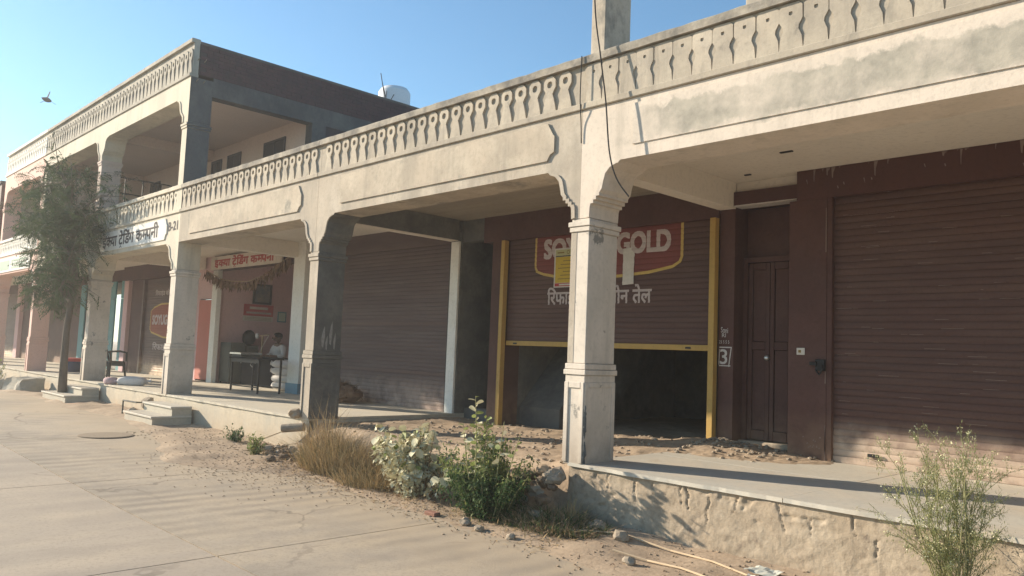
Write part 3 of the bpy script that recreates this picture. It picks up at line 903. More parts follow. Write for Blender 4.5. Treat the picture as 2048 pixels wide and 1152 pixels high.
for x in (-9.36, -5.462): boxo('guide_post', yellow, B, x, x + .082, 2.745, 2.84, -.35, 2.899, bevel=.004)
shB = roller_shutter(B, -9.276, -5.464, 1.19, 2.90, 2.872, shutter_m, yellow)
boxo('rail_hasp', black_m, shB, -5.86, -5.78, 2.842, 2.849, 1.21, 1.235); boxo('rail_hasp', black_m, shB, -9.1, -9.02, 2.842, 2.849, 1.21, 1.235)
badge = lambda e: [(-8.655 - e, 2.905), (-8.655 - e, 2.44), (-8.62 - e, 2.375 - e * .6), (-8.5, 2.335 - e), (-8.1, 2.265 - e), (-7.6, 2.24 - e), (-7.0, 2.245 - e), (-6.5, 2.275 - e), (-6.1, 2.335 - e),
                   (-6.0 + e * .8, 2.39 - e * .6), (-5.975 + e, 2.44), (-5.975 + e, 2.905)]
flat_on_slats('badge_border', badge(.042), gold_line, shB, 2.872 - .0055)
flat_on_slats('badge', badge(0), red_sign, shB, 2.872 - .0075)
lettering('badge_lettering', ['GOLD'], letter_pale, shB, -7.06, -6.13, 2.533, 2.848, 2.872 - .0095, .045, slope=-.008, prof=.0055)
lettering('badge_lettering', ['SOYUG'], letter_pale, shB, -8.50, -7.29, 2.545, 2.86, 2.872 - .0095, .045, slope=-.012, prof=.0055)
lettering('shutter_lettering', ['िरफाइंड', ' ', 'सोयाबीन', ' ', 'तेल'], letter_pale, shB, -8.40, -6.43, 1.80, 2.10, 2.872 - .0065, .025, prof=.0055)
# dark room behind the shutter, stairs along its left wall
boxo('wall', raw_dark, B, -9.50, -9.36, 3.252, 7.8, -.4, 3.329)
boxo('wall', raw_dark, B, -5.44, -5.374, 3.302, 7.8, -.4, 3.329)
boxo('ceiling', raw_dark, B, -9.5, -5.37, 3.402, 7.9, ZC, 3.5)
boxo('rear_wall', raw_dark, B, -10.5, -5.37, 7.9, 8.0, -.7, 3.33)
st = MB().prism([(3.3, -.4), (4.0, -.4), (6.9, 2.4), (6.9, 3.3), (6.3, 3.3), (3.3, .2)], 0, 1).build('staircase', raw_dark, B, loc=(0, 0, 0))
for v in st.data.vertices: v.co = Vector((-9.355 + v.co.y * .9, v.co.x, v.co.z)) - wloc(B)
st.location = (0, 0, 0)
# earth floor in front
def dirt_z(x, y):
    t = min(1, max(0, (y + .35) / .55))
    if x > -5.75 and y < .12:                                      # the bank falls away towards the plinth corner
        t *= 1 - min(1, (x + 5.75) / .38) * min(1, max(0, (.12 - y) / .10))
    base = -.60 + .545 * t ** .8
    hump = .10 * math.exp(-((x + 5.0) / .9) ** 2 - ((y - 2.65) / .45) ** 2) + .09 * math.exp(-((x + 5.9) / .9) ** 2 - ((y - 2.4) / .6) ** 2) - .05 * math.exp(-((x + 9.0) / 1.6) ** 2) * t
    return base + hump * t + (.035 * noise.noise(Vector((x * 1.6, y * 1.6, 2))) + .018 * noise.noise(Vector((x * 5, y * 5, 2))) + .01 * noise.noise(Vector((x * 13, y * 13, 2)))) * (.4 + .6 * t) + .03 * (1 - t) * noise.noise(Vector((x * 4, y * 4, 4)))
tag(grid(-10.43, -5.30, -.42, 8.0, 150, 190, dirt_z).build('earth_floor', dirt, loc=(0, 0, 0), smooth=True), kind='structure')
def heap_z(x, y):
    e = math.exp(-((x + 5.5) / 1.25) ** 2 - ((y - 2.6) / .65) ** 2)
    return -.012 + .125 * e ** 1.1 - .02 * (1 - min(1, e * 6)) + (.02 * noise.noise(Vector((x * 5, y * 5, 2))) + .012 * noise.noise(Vector((x * 14, y * 14, 7)))) * min(1, e * 4)
tag(grid(-5.299, -3.6, 1.2, 3.15, 90, 90, heap_z).build('sand_drift', dirt, loc=(0, 0, 0), smooth=True), kind='structure')

# ============================================================ shop with wide dusty shutter (C)
Cc = thing('shop_building', 'single-storey shop bay with wide closed dusty grey-brown shutter and bare dark column side', 'shop', (-13, 3, 0), 'shops in the arcade')
plinth(Cc, -15.84, -10.40, plinth_pale, white_floor, seed=6.2, rough=.012)
fascia(Cc, -15.785, -10.52, ZB, 3.597, [(-10.635, -10.52)], raw, raw)
panel(Cc, C3[1] + .52, C2[0] - .36, 3.13, 3.54, raw_panel, left=False)
parapet(Cc, -15.785, -10.52, ZF, coping_m, bal_back, bal_m, .2255, 'ring', 1.0)
c2 = column(Cc, *C2, raw, zt=2.464)
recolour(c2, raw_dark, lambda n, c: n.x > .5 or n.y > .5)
for y_, z_, w_, h_ in ((.13, 1.06, .05, .30), (.20, 1.02, .03, .20), (.26, 1.10, .045, .34), (.335, 1.03, .03, .24)):
    MB().poly([(C2[1] + .002, y_, z_), (C2[1] + .002, y_ + w_ * .6, z_ - .03), (C2[1] + .002, y_ + w_, z_ + h_ * .5), (C2[1] + .002, y_ + w_ * .8, z_ + h_), (C2[1] + .002, y_ + w_ * .3, z_ + h_ * .8), (C2[1] + .002, y_ - .01, z_ + h_ * .4)]).build('paint_smear', smear_m, Cc)
boxo('ceiling', ceil_cream, Cc, -15.78, -10.64, CD + .001, 2.9, ZC, 3.5)
boxo('roof', coping_m, Cc, -15.785, -10.52, .145, 8.0, 3.502, 3.62)
boxo('shutter_hood', shutter_mid, Cc, -15.4, -10.66, 2.80, 3.2, 2.952, 3.329)
boxo('wall', maroon, Cc, -15.36, -14.72, 2.83, 3.2, -.05, 2.95)
boxo('shutter_guide', black_m, Cc, -10.74, -10.662, 2.81, 2.92, -.03, 2.95)
roller_shutter(Cc, -14.719, -10.742, .0, 2.95, 2.875, shutter_mid)
for z in (1.52, .62): boxo('shutter_strap', shutter_far, Cc, -14.7, -10.76, 2.856, 2.872, z, z + .045)
boxo('rear_wall', raw_dark, Cc, -15.8, -10.5, 7.9, 8.0, -.7, 3.33)

# ============================================================ two-storey cream building (D)
D = thing('two_storey_building', 'cream two-storey building with dark brick side wall and open upper verandah', 'building', (-21, 3, 0))
plinth(D, -26.4, -15.85, plinth_pale, white_floor, seed=9.1, rough=.014)
fascia(D, -26.375, -15.79, ZB, 3.597, [C3[:1] + (-15.79,), C4], cream, cream)
panel(D, C4[1] + .42, C3[0] - .37, 3.10, 3.54, white_paint)
panel(D, C5[1] + .42, C4[0] - .26, 3.10, 3.54, cream)
parapet(D, -26.375, -15.79, ZF, cream, cream_old, cream, .2255, 'ring', 1.0, mat_key='d')
lettering('fascia_lettering', ['इ', ('h', 'क', .80), 'या', ' ', ('r', 'टे'), 'िडंग', ' ', 'क', ('h', 'म', .74), 'पनी'], ink, D, -20.4, -16.85, 3.11, 3.52, -.0245, .03)
lettering('fascia_lettering', ['B-21'], ink, D, -16.38, -15.88, 3.26, 3.45, -.0035, .03)
column(D, *C3, col_white); column(D, *C4, col_white)
boxo('ceiling', ceil_cream, D, -26.37, -15.80, CD + .001, 2.9, ZC, 3.59)
for c in (C3, C4): boxo('cross_beam', ceil_cream, D, c[0] + .002, c[1] - .002, CD + .002, 2.79, ZB - .004, ZC - .001)
# ground floor back wall
boxo('pier', white_paint, D, -15.94, -15.45, 2.62, 3.2, .225, 3.329); boxo('pier_base', blue_m, D, -15.96, -15.43, 2.60, 3.2, -.002, .224)
boxo('pier', white_paint, D, -20.42, -20.12, 2.74, 2.86, -.002, 2.93)
boxo('wall', maroon, D, -20.6, -15.945, 2.82, 3.0, 2.935, 3.329)
boxo('wall', pink_in, D, -20.44, -20.30, 3.002, 6.6, -.1, 3.328)
boxo('wall', pink_in, D, -20.419, -20.30, 2.862, 3.0, -.1, 2.93)
boxo('wall', pink_in, D, -15.94, -15.80, 3.202, 6.6, -.1, 3.328)
boxo('wall', pink_in, D, -20.44, -15.8, 6.602, 6.7, -.1, 3.328)
boxo('ceiling', pink_in, D, -20.44, -15.8, 2.902, 6.7, 3.331, 3.5)
boxo('floor', white_floor, D, -26.4, -15.8, 3.36, 6.7, -.3, -.01)
boxo('wall', pink_in, D, -21.85, -20.425, 2.85, 3.0, 2.20, 3.329)
sd = boxo('door', salmon, D, -21.38, -20.50, 2.82, 2.87, .04, 2.17, bevel=.008); sd['label'] = 'salmon pink door'
boxo('door_rib', salmon, sd, -21.30, -20.58, 2.808, 2.819, 1.02, 1.10)
boxo('wall', pink_in, D, -21.85, -21.39, 2.85, 3.0, -.1, 2.198); boxo('wall', pink_in, D, -20.49, -20.425, 2.87, 3.0, -.1, 2.198)
boxo('shutter_hood', maroon, D, -26.95, -21.86, 2.62, 3.0, 2.90, 3.329)
boxo('wall', maroon, D, -26.6, -25.62, 2.80, 3.0, -.05, 2.898)
boxo('shutter_guide', shutter_far, D, -25.61, -25.50, 2.78, 2.9, -.02, 2.898); boxo('shutter_guide', shutter_far, D, -21.95, -21.86, 2.78, 2.9, -.02, 2.898)
shD = roller_shutter(D, -25.498, -21.952, .0, 2.895, 2.872, shutter_far)
bd = lambda e: [(-24.98 - e, 1.92), (-24.98 - e, 1.36), (-24.9, 1.30 - e), (-23.9, 1.15 - e), (-23.2, 1.15 - e), (-22.5, 1.30 - e), (-22.42 + e, 1.36), (-22.42 + e, 1.92), (-22.6, 2.0 + e), (-23.3, 2.10 + e), (-24.2, 2.10 + e), (-24.75, 2.0 + e)]
flat_on_slats('badge_border', bd(.05), gold_line, shD, 2.872 - .0055)
flat_on_slats('badge', bd(0), red_far, shD, 2.872 - .0075)
lettering('badge_lettering', ['GOLD'], letter_pale, shD, -23.45, -22.55, 1.50, 1.80, 2.872 - .0095, .04, prof=.0055)
lettering('badge_lettering', ['SOYUG'], letter_pale, shD, -24.85, -23.67, 1.50, 1.80, 2.872 - .0095, .04, prof=.0055)
lettering('shutter_lettering', ['िरफाइंड', ' ', 'तेल'], letter_pale, shD, -24.7, -22.7, .72, .98, 2.872 - .0065, .02, prof=.0055)
lettering('shutter_lettering', ['िरफाइंड', ' ', 'सोयाबीन', ' ', 'तेल'], letter_pale, shD, -24.75, -22.65, 2.36, 2.56, 2.872 - .0065, .02, prof=.0055)
# upper floor
boxo('upper_floor', dark_cement, D, -26.37, -15.80, .145, 8.0, 3.592, 3.64)
ZU = 6.0
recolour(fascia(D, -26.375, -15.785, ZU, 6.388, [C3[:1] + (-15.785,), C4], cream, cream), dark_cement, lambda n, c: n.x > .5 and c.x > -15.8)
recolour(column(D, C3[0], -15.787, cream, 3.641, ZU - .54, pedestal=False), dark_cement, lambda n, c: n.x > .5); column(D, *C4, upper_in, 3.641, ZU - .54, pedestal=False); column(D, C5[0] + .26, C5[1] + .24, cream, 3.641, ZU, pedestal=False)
parapet(D, -26.375, -15.785, 6.39, cream_old, cream_old, cream_old, .2255, 'ring', 1.28, mat_key='u', zt=7.18)
boxo('ceiling', upper_in, D, -26.37, -16.07, CD + .001, 2.9, 6.27, 6.40)
boxo('roof', dark_cement, D, -26.37, -16.07, .16, 8.0, 6.402, 6.55)
boxo('wall', upper_in, D, -26.37, -16.07, 2.80, 2.95, 3.642, 6.268)
boxo('cross_beam', upper_in, D, C4[0], C4[1], CD + .002, 2.79, ZU, 6.268)
boxo('party_wall', upper_in, D, -26.5, -26.38, CD + .01, 8, 3.642, 6.39)
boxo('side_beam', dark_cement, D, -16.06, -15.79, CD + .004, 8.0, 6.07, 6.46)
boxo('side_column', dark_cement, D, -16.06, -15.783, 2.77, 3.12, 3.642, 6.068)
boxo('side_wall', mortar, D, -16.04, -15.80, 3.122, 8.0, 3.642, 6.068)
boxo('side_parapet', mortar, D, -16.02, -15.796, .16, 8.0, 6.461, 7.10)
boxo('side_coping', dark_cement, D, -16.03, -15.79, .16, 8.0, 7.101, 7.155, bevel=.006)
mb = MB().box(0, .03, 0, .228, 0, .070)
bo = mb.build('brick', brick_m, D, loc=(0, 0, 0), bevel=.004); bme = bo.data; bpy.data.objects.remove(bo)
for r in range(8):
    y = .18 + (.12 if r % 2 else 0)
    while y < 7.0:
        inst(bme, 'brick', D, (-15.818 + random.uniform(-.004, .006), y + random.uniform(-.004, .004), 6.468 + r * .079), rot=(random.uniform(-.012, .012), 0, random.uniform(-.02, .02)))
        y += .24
for z in (6.30, 6.74):
    for y in (.12, .26): MB().tube([(-15.83, y, z), (-15.64, y - .03, z + .01)], .009).build('reinforcing_bar', stone_m, D)
for x0, x1, zb_, zt_ in ((-21.13, -20.5, 4.9, 5.96), (-20.14, -19.36, 4.9, 5.98), (-18.1, -17.03, 4.95, 5.98), (-25.65, -24.85, 4.9, 5.93)):
    w = MB()
    for a, b_, c_, d_ in ((x0, x0 + .05, zb_, zt_), (x1 - .05, x1, zb_, zt_), (x0 + .051, x1 - .051, zb_, zb_ + .05), (x0 + .051, x1 - .051, zt_ - .05, zt_)): w.box(a, b_, 2.77, 2.799, c_, d_)
    wo = w.build('window', frame_grey, D)
    xm = (x0 + x1) / 2
    boxo('pane', glass_dark, wo, x0 + .052, xm - .012, 2.785, 2.798, zb_ + .052, zt_ - .052); boxo('pane', glass_dark, wo, xm + .012, x1 - .052, 2.785, 2.798, zb_ + .052, zt_ - .052)
    boxo('sash_bar', frame_grey, wo, xm - .011, xm + .011, 2.775, 2.798, zb_ + .052, zt_ - .052)
mb = MB()
for z in (4.30, 4.72, 5.12): mb.tube([(-21.17, CD + .03, z), (-21.17, 2.78, z)], .018, 6)
for y in (.62, 1.05, 1.5, 1.95, 2.4): mb.tube([(-21.17, y, 3.66), (-21.17, y, 5.12)], .016, 6)
mb.build('partition_grille', black_m, D)
boxo('rear_wall', raw_dark, D, -26.37, -15.8, 8.02, 8.12, -.7, 6.5)
# roof bits
T = thing('water_tank', 'white round plastic water tank on the roof of the cream two-storey building', 'water tank', (-17.35, 6.05, 6.72))
MB().lathe([(.42, 0), (.43, .05), (.43, 1.22), (.385, 1.30), (.36, 1.305), (.355, 1.34), (.20, 1.342), (.19, 1.35), (.0, 1.352)], (-17.35, 6.05, 6.72), 32).build('tank_body', tank_m, T, smooth=True)
for k in range(3): MB().lathe([(.431, .25 + .30 * k), (.441, .265 + .30 * k), (.441, .30 + .30 * k), (.431, .315 + .30 * k)], (-17.35, 6.05, 6.72), 32).build('tank_band', tank_m, T, smooth=True)
MB().lathe([(.17, 1.353), (.18, 1.357), (.17, 1.375), (.05, 1.38)], (-17.35, 6.05, 6.72), 20).build('tank_lid', tank_m, T, smooth=True)
rb = MB()
for dx, dy, h, lx in ((0, 0, 1.75, -.10), (.05, .06, 1.5, -.12), (-.05, .03, 1.3, .03), (.1, -.06, 1.15, .16)):
    rb.tube([(-17.05 + dx, 5.55 + dy, 6.55), (-17.06 + dx, 5.55 + dy, 6.55 + h * .6), (-17.06 + dx + lx, 5.55 + dy + lx, 6.55 + h)], .011, 5)
tag(rb.build('reinforcing_bars', wire_m), 'bent column rebar sticking up beside the roof water tank', 'rebar')

# ============================================================ pink two-storey building (E) and the dark one beyond (F)
E_ = thing('two_storey_building', 'pink two-storey building with white balustrade and white banner over its arcade', 'building', (-29, 3, 0))
plinth(E_, -34.0, -26.41, plinth_pale, white_floor, seed=3.3, rough=.014)
fascia(E_, -31.95, -26.378, ZB, 3.597, [(C6[0], C6[1]), C5[:1] + (-26.378,)], pink, white_paint)
parapet(E_, -31.95, -26.378, ZF, white_paint, cream_old, white_paint, .2255, 'ring', 1.0, mat_key='e')
column(E_, C5[0], C5[1], pink); column(E_, *C6, pink)
fascia(E_, -31.4, -26.378, 5.85, 6.388, [(-31.4, -31.15), C5[:1] + (-26.378,)], pink, pink)
parapet(E_, -31.4, -26.378, 6.39, white_paint, cream_old, white_paint, .2255, 'ring', 1.28, mat_key='e2', zt=7.19)
column(E_, -31.4, -31.15, pink, 3.641, 5.85 - .54, pedestal=False); column(E_, C5[0], C5[1] - .26 + .24, pink, 3.641, 5.85 - .54, pedestal=False)
boxo('ceiling', ceil_cream, E_, -31.9, -26.39, CD + .001, 2.9, ZC, 3.59); boxo('ceiling', ceil_cream, E_, -31.4, -26.52, CD + .001, 2.9, 6.2, 6.38)
boxo('upper_floor', dark_cement, E_, -31.4, -26.39, .145, 8, 3.592, 3.64)
boxo('wall', white_paint, E_, -31.4, -26.52, 2.80, 2.95, 3.642, 6.198)
boxo('end_wall', cream_old, E_, -31.41, -31.152, CD + .01, 8, 3.642, 7.1)
boxo('roof', white_paint, E_, -31.4, -26.39, .16, 8, 6.39, 6.5)
wo = boxo('window', frame_grey, E_, -30.9, -29.4, 2.77, 2.799, 4.3, 5.9); boxo('pane', glass_dark, wo, -30.8, -29.5, 2.76, 2.769, 4.4, 5.8)
wo = boxo('window', frame_grey, E_, -28.6, -27.4, 2.77, 2.799, 4.3, 5.9); boxo('pane', glass_dark, wo, -28.5, -27.5, 2.76, 2.769, 4.4, 5.8)
boxo('pilaster', pink_in, E_, -27.05, -26.66, 2.70, 2.9, -.01, 3.329)
boxo('wall', maroon, E_, -31.9, -27.06, 2.9, 3.05, 2.95, 3.329)
boxo('wall', raw_dark, E_, -31.9, -27.06, 4.4, 4.5, -.1, 3.329)
for x0 in (-28.72, -27.62, -31.95, -30.95):
    dr = boxo('door', teal, E_, x0, x0 + .54, 2.80, 2.85, .0, 2.35, bevel=.008); dr['label'] = 'teal painted door leaf'
    boxo('door_rib', teal, dr, x0 + .08, x0 + .46, 2.785, 2.799, 1.05, 1.13)
    boxo('transom', teal, E_, x0, x0 + .54, 2.80, 2.85, 2.36, 2.94)
boxo('wall', maroon, E_, -30.39, -28.74, 2.86, 3.0, -.05, 2.948)
boxo('rear_wall', raw_dark, E_, -31.9, -26.39, 8.02, 8.12, -.7, 6.4)
BN = thing('banner', 'white printed banner fixed to the pink fascia at the far left', 'banner', (-29.2, -.02, 3.05))
boxo('cloth', white_paint, BN, -31.55, -27.15, -.03, -.004, 3.06, 3.53)
boxo('print', green_board, BN, -31.0, -29.7, -.034, -.031, 3.13, 3.43)
for k in range(3): boxo('print_line', green_board, BN, -29.4, -27.5 - .25 * (k % 2), -.034, -.031, 3.14 + .11 * k, 3.20 + .11 * k)
F_ = thing('two_storey_building', 'dark red building beyond the pink one at the far end of the row', 'building', (-40, 3, 0))
plinth(F_, -52, -34.01, plinth_pale, white_floor, seed=5.3, rough=.014)
fascia(F_, -50, -31.96, ZB, 3.9, [(-37.3, -37.05), (-42.6, -42.35)], pink, pink)
column(F_, -37.3, -37.05, pink); column(F_, -42.6, -42.35, pink)
boxo('ceiling', ceil_cream, F_, -50, -31.96, CD + .001, 8, ZC, 3.6)
boxo('upper_wall', maroon, F_, -50, -31.96, .0, 8, 3.902, 6.25); boxo('coping', dark_cement, F_, -50.1, -31.95, -.05, 8.05, 6.251, 6.36)
boxo('wall', maroon, F_, -50, -31.96, 2.9, 3.1, -.1, 3.329)
roller_shutter(F_, -44.9, -41.4, .0, 2.9, 2.872, shutter_far)
boxo('pilaster', pink_in, F_, -46.6, -45.2, 2.75, 2.899, 0, 3.329); boxo('pilaster', pink_in, F_, -41.2, -40.6, 2.75, 2.899, 0, 3.329)
boxo('window', frame_grey, F_, -35.5, -34.0, -.03, -.002, 4.3, 5.6)

# ============================================================ shop contents and signs
SG = thing('signboard', 'white shop signboard with red Hindi lettering above the open pink shop', 'signboard', (-18.4, 2.6, 2.9))
sb = boxo('board', cream_band, SG, -20.42, -16.6, 2.66, 2.70, 2.93, 3.27); SG_l = lettering('sign_lettering', ['इ', ('h', 'क', .80), 'या', ' ', ('r', 'टे'), 'िडंग', ' ', 'क', ('h', 'म', .74), 'पनी'], ink_red, SG, -20.2, -16.95, 2.945, 3.25, 2.6575, .045)
tor = thing('toran', 'withered leaf garland hanging across the entrance of the open shop', 'garland', (-18.3, 2.6, 2.5))
cord = [(-20.5, 2.58, 2.93), (-19.98, 2.56, 2.78), (-19.4, 2.56, 2.63), (-18.79, 2.55, 2.56), (-17.97, 2.55, 2.53), (-17.22, 2.56, 2.64), (-16.55, 2.57, 2.88), (-16.1, 2.58, 3.02)]
MB().tube(cord, .012, 5).build('cord', dry_twig, tor)
mb = MB()
for i in range(300):
    k = random.random() * (len(cord) - 1.001); j = int(k); p = Vector(cord[j]).lerp(Vector(cord[j + 1]), k - j) + Vector((random.gauss(0, .03), random.gauss(0, .03), 0))
    l, w_ = random.uniform(.12, .30), random.uniform(.02, .045)
    a = random.uniform(0, 6.28); dx, dy = math.cos(a) * w_, math.sin(a) * w_
    e = p + Vector((random.gauss(0, .05), random.gauss(0, .04), -l)); m_ = (p + e) / 2 + Vector((random.gauss(0, .02), random.gauss(0, .02), 0))
    mb.poly([p, m_ + Vector((dx, dy, 0)), e, m_ - Vector((dx, dy, 0))])
tag(mb.build('leaves', dead_leaf, tor), kind='stuff')

XW = -20.299
PF = thing('framed_picture', 'black framed picture leaning out above the red calendar on the pink wall', 'picture', (XW, 4.1, 2.12))
mb = MB()
for a, b_, c_, d_ in ((3.82, 3.87, 2.13, 2.68), (4.30, 4.35, 2.13, 2.68), (3.871, 4.299, 2.13, 2.18), (3.871, 4.299, 2.63, 2.68)): mb.box(XW + .001, XW + .05, a, b_, c_, d_)
mb.build('frame', black_m, PF); boxo('print', pic_blue, PF, XW + .001, XW + .03, 3.872, 4.298, 2.181, 2.629)
CA = thing('calendar', 'red and white wall calendar below the framed picture', 'calendar', (XW, 4.0, 1.68))
boxo('sheet', paper_white, CA, XW + .001, XW + .008, 3.58, 4.44, 1.66, 2.12); boxo('print', paper_red, CA, XW + .0085, XW + .011, 3.58, 4.44, 1.80, 2.115)
boxo('print_line', paper_white, CA, XW + .0115, XW + .013, 3.75, 4.28, 1.98, 2.05); boxo('print_line', letter_pale, CA, XW + .0115, XW + .013, 3.66, 4.38, 1.86, 1.91)
for k in range(3): boxo('print_line', text_grey, CA, XW + .0085, XW + .010, 3.62, 4.40, 1.68 + k * .035, 1.69 + k * .035)
NF = thing('framed_notice', 'small pale green framed notice right of the red calendar', 'notice', (XW, 4.7, 1.68))
boxo('frame', teal, NF, XW + .001, XW + .02, 4.58, 4.84, 1.67, 1.96); boxo('sheet', green_board, NF, XW + .0205, XW + .024, 4.61, 4.81, 1.70, 1.93)

def cabinet(x0, x1, y0, y1, h, label):
    c = thing('steel_cabinet', label, 'cabinet', ((x0 + x1) / 2, (y0 + y1) / 2, 0))
    boxo('carcass', steel_grey, c, x0, x1, y0, y1, .04, h, bevel=.008)
    boxo('door', steel_grey, c, x1 + .001, x1 + .016, y0 + .04, y1 - .04, .28, h - .08, bevel=.004)
    boxo('side_panel', steel_grey, c, x0 + .06, x1 - .05, y0 - .012, y0 - .001, .28, h - .08, bevel=.004)
    boxo('handle', bright_steel, c, x1 + .017, x1 + .03, y1 - .12, y1 - .09, h * .5, h * .5 + .10)
    for x in (x0 + .03, x1 - .06):
        for y in (y0 + .03, y1 - .06): boxo('leg', black_m, c, x, x + .03, y, y + .03, 0, .039)
    return c
cabinet(-20.22, -19.62, 2.98, 3.38, 1.06, 'grey-green steel cabinet standing just inside the open shop on the left')
cabinet(-20.25, -19.80, 3.50, 3.84, 1.0, 'lower steel cabinet behind the front one, black round pot on top')
mb = MB().lathe([(.05, 0), (.13, .04), (.17, .15), (.165, .28), (.11, .36), (.05, .40)], (-20.03, 3.66, 1.001), 18)
tag(mb.build('black_pot', black_m, smooth=True), 'black round pot standing on the lower steel cabinet', 'pot')

TB = thing('weighing_table', 'tall iron table with a bright steel scale plate in front of the open shop', 'table', (-16.3, 1.95, 0))
boxo('table_top', dark_wood, TB, -16.92, -15.55, 1.72, 2.32, .72, .755, bevel=.004)
for x in (-16.88, -15.62):
    for y in (1.76, 2.26): boxo('leg', black_m, TB, x, x + .035, y, y + .035, 0, .719)
for y in (1.766, 2.266): boxo('stretcher', black_m, TB, -16.844, -15.621, y, y + .02, .12, .145)
boxo('apron', black_m, TB, -16.844, -15.621, 1.762, 1.78, .64, .715)
SC = thing('weighing_scale', 'bright steel platform scale on the left end of the iron table', 'scale', (-16.7, 2.0, .756))
boxo('scale_base', steel_grey, SC, -16.90, -16.42, 1.76, 2.2, .757, .80, bevel=.004); boxo('scale_plate', bright_steel, SC, -16.93, -16.39, 1.73, 2.23, .805, .85, bevel=.006)
DK = thing('desk', 'dark wooden desk inside the open shop in front of the seated man', 'desk', (-18.5, 3.45, 0))
boxo('desk_top', dark_wood, DK, -19.3, -17.5, 2.95, 3.60, .69, .725, bevel=.004); boxo('front_panel', dark_wood, DK, -19.26, -17.54, 3.14, 3.17, .02, .689)
boxo('side_panel', dark_wood, DK, -17.58, -17.54, 3.172, 3.56, .0, .689); boxo('side_panel', dark_wood, DK, -19.26, -19.22, 3.172, 3.56, .0, .689)
ST = thing('scale_stand', 'slim upright stand with a pale round head and dangling white cord on the desk', 'stand', (-18.75, 3.2, .726))
MB().tube([(-18.55, 3.3, .727), (-18.55, 3.3, 1.24)], .022, 8).build('pole', dry_twig, ST)
MB().tube([(-18.75, 3.3, 1.25), (-18.30, 3.34, 1.28)], .012, 6).build('cross_arm', dry_twig, ST)
MB().blob((-18.80, 3.28, 1.25), (.05, .05, .075), 3, .1).build('round_head', sack_m, ST, smooth=True)
MB().tube([(-18.30, 3.34, 1.27), (-18.36, 3.2, .95), (-18.42, 3.1, .66), (-18.42, 3.08, .56)], .008, 5).build('cord', paper_white, ST)
MB().tube([(-18.42, 3.08, .56), (-18.55, 3.06, .60), (-18.62, 3.06, .52), (-18.5, 3.06, .47), (-18.42, 3.06, .52), (-18.41, 3.06, .30), (-18.43, 3.06, .22)], .011, 5).build('cord_loop', paper_white, ST)

def sack(name, label, c, s, rz, m, group=None, tie=1):
    t = thing(name, label, 'sack', (c[0], c[1], c[2] - s[2]), group)
    mb = MB()
    r = bmesh.ops.create_uvsphere(mb.bm, u_segments=20, v_segments=12, radius=1)
    R_ = Matrix.Rotation(rz, 3, 'Z')
    for v in r['verts']:
        p = v.co.copy()
        q = Vector([math.copysign(abs(k) ** .75, k) for k in p])
        q.z = max(q.z, -.78)
        q *= 1 + .09 * noise.noise(p * 2.2 + Vector((c[0] * 9, c[1] * 9, 0)))
        v.co = Vector(c) + R_ @ Vector((q.x * s[0], q.y * s[1], q.z * s[2]))
    mb.build('sack_body', m, t, smooth=True)
    e = Vector(c) + R_ @ Vector((tie * s[0] * .98, 0, 0)); f = Vector(c) + R_ @ Vector((tie * (s[0] + .09), .03, .02))
    MB().tube([e, (e + f) / 2, f], [.05, .025, .055], 8).build('tied_neck', m, t)
    return t
for k in range(4):
    sack('white_sack', ['white sack at the bottom of the stack beside the open shop door', 'white sack second from the bottom of the doorway stack', 'white sack third from the bottom of the doorway stack', 'white sack on top of the doorway stack'][k],
         (-16.72 + .03 * (k % 2), 3.02, .11 + k * .165), (.34, .26, .105), 3.3 + .1 * k, sack_m, 'sacks stacked in the shop doorway')
sack('white_sack', 'full white sack lying alone on the plinth edge below the black chair', (-18.95, .40, .092), (.33, .15, .11), .85, sack_m)
sack('pink_sack', 'small crumpled pink sack lying beside the white sack on the plinth edge', (-19.35, .08, .075), (.15, .14, .09), .3, pink_cloth)

# ------------------------------------------------------------ seated man
def skin_figure(name, verts, edges, radii, m, parent, root=0, sub=2):
    me = bpy.data.meshes.new(name)
    o0 = wloc(parent)
    me.from_pydata([Vector(v) - o0 for v in verts], edges, [])
    o = bpy.data.objects.new(name, me)
    COL.objects.link(o)
    md = o.modifiers.new('skin', 'SKIN')
    for i, r in enumerate(radii):
        sv = me.skin_vertices[0].data[i]
        sv.radius = r if isinstance(r, tuple) else (r, r)
        sv.use_root = (i == root)
    sd_ = o.modifiers.new('sub', 'SUBSURF'); sd_.levels = sub; sd_.render_levels = sub
    dg = bpy.context.evaluated_depsgraph_get()
    me2 = bpy.data.meshes.new_from_object(o.evaluated_get(dg))
    bpy.data.objects.remove(o)
    me2.name = name
    me2.materials.clear(); me2.materials.append(m)
    me2.polygons.foreach_set('use_smooth', [True] * len(me2.polygons))
    r_ = bpy.data.objects.new(name, me2)
    COL.objects.link(r_); r_.parent = parent
    return r_
PX, PY = -18.75, 3.98
PX, PY = -18.55, 3.86
P = thing('person', 'seated man in a white shirt leaning over the dark desk inside the open shop', 'person', (PX, PY, .0))
def pp(x, y, z): return (PX + x * 1.15, PY + y, z)
V_ = [pp(0, 0, .42), pp(0, -.03, .60), pp(0, -.07, .78), pp(.01, -.09, .90), pp(.015, -.12, .955), pp(.02, -.14, 1.03), pp(.02, -.15, 1.11),
      pp(-.17, -.08, .86), pp(-.24, -.12, .66), pp(-.10, -.36, .665), pp(-.04, -.43, .66), pp(.19, -.08, .86), pp(.27, -.13, .66), pp(.14, -.37, .665), pp(.07, -.43, .66),
      pp(-.10, -.05, .42), pp(-.14, -.42, .44), pp(-.14, -.42, .05), pp(-.14, -.52, .035), pp(.10, -.05, .42), pp(.14, -.42, .44), pp(.14, -.42, .05), pp(.14, -.52, .035)]
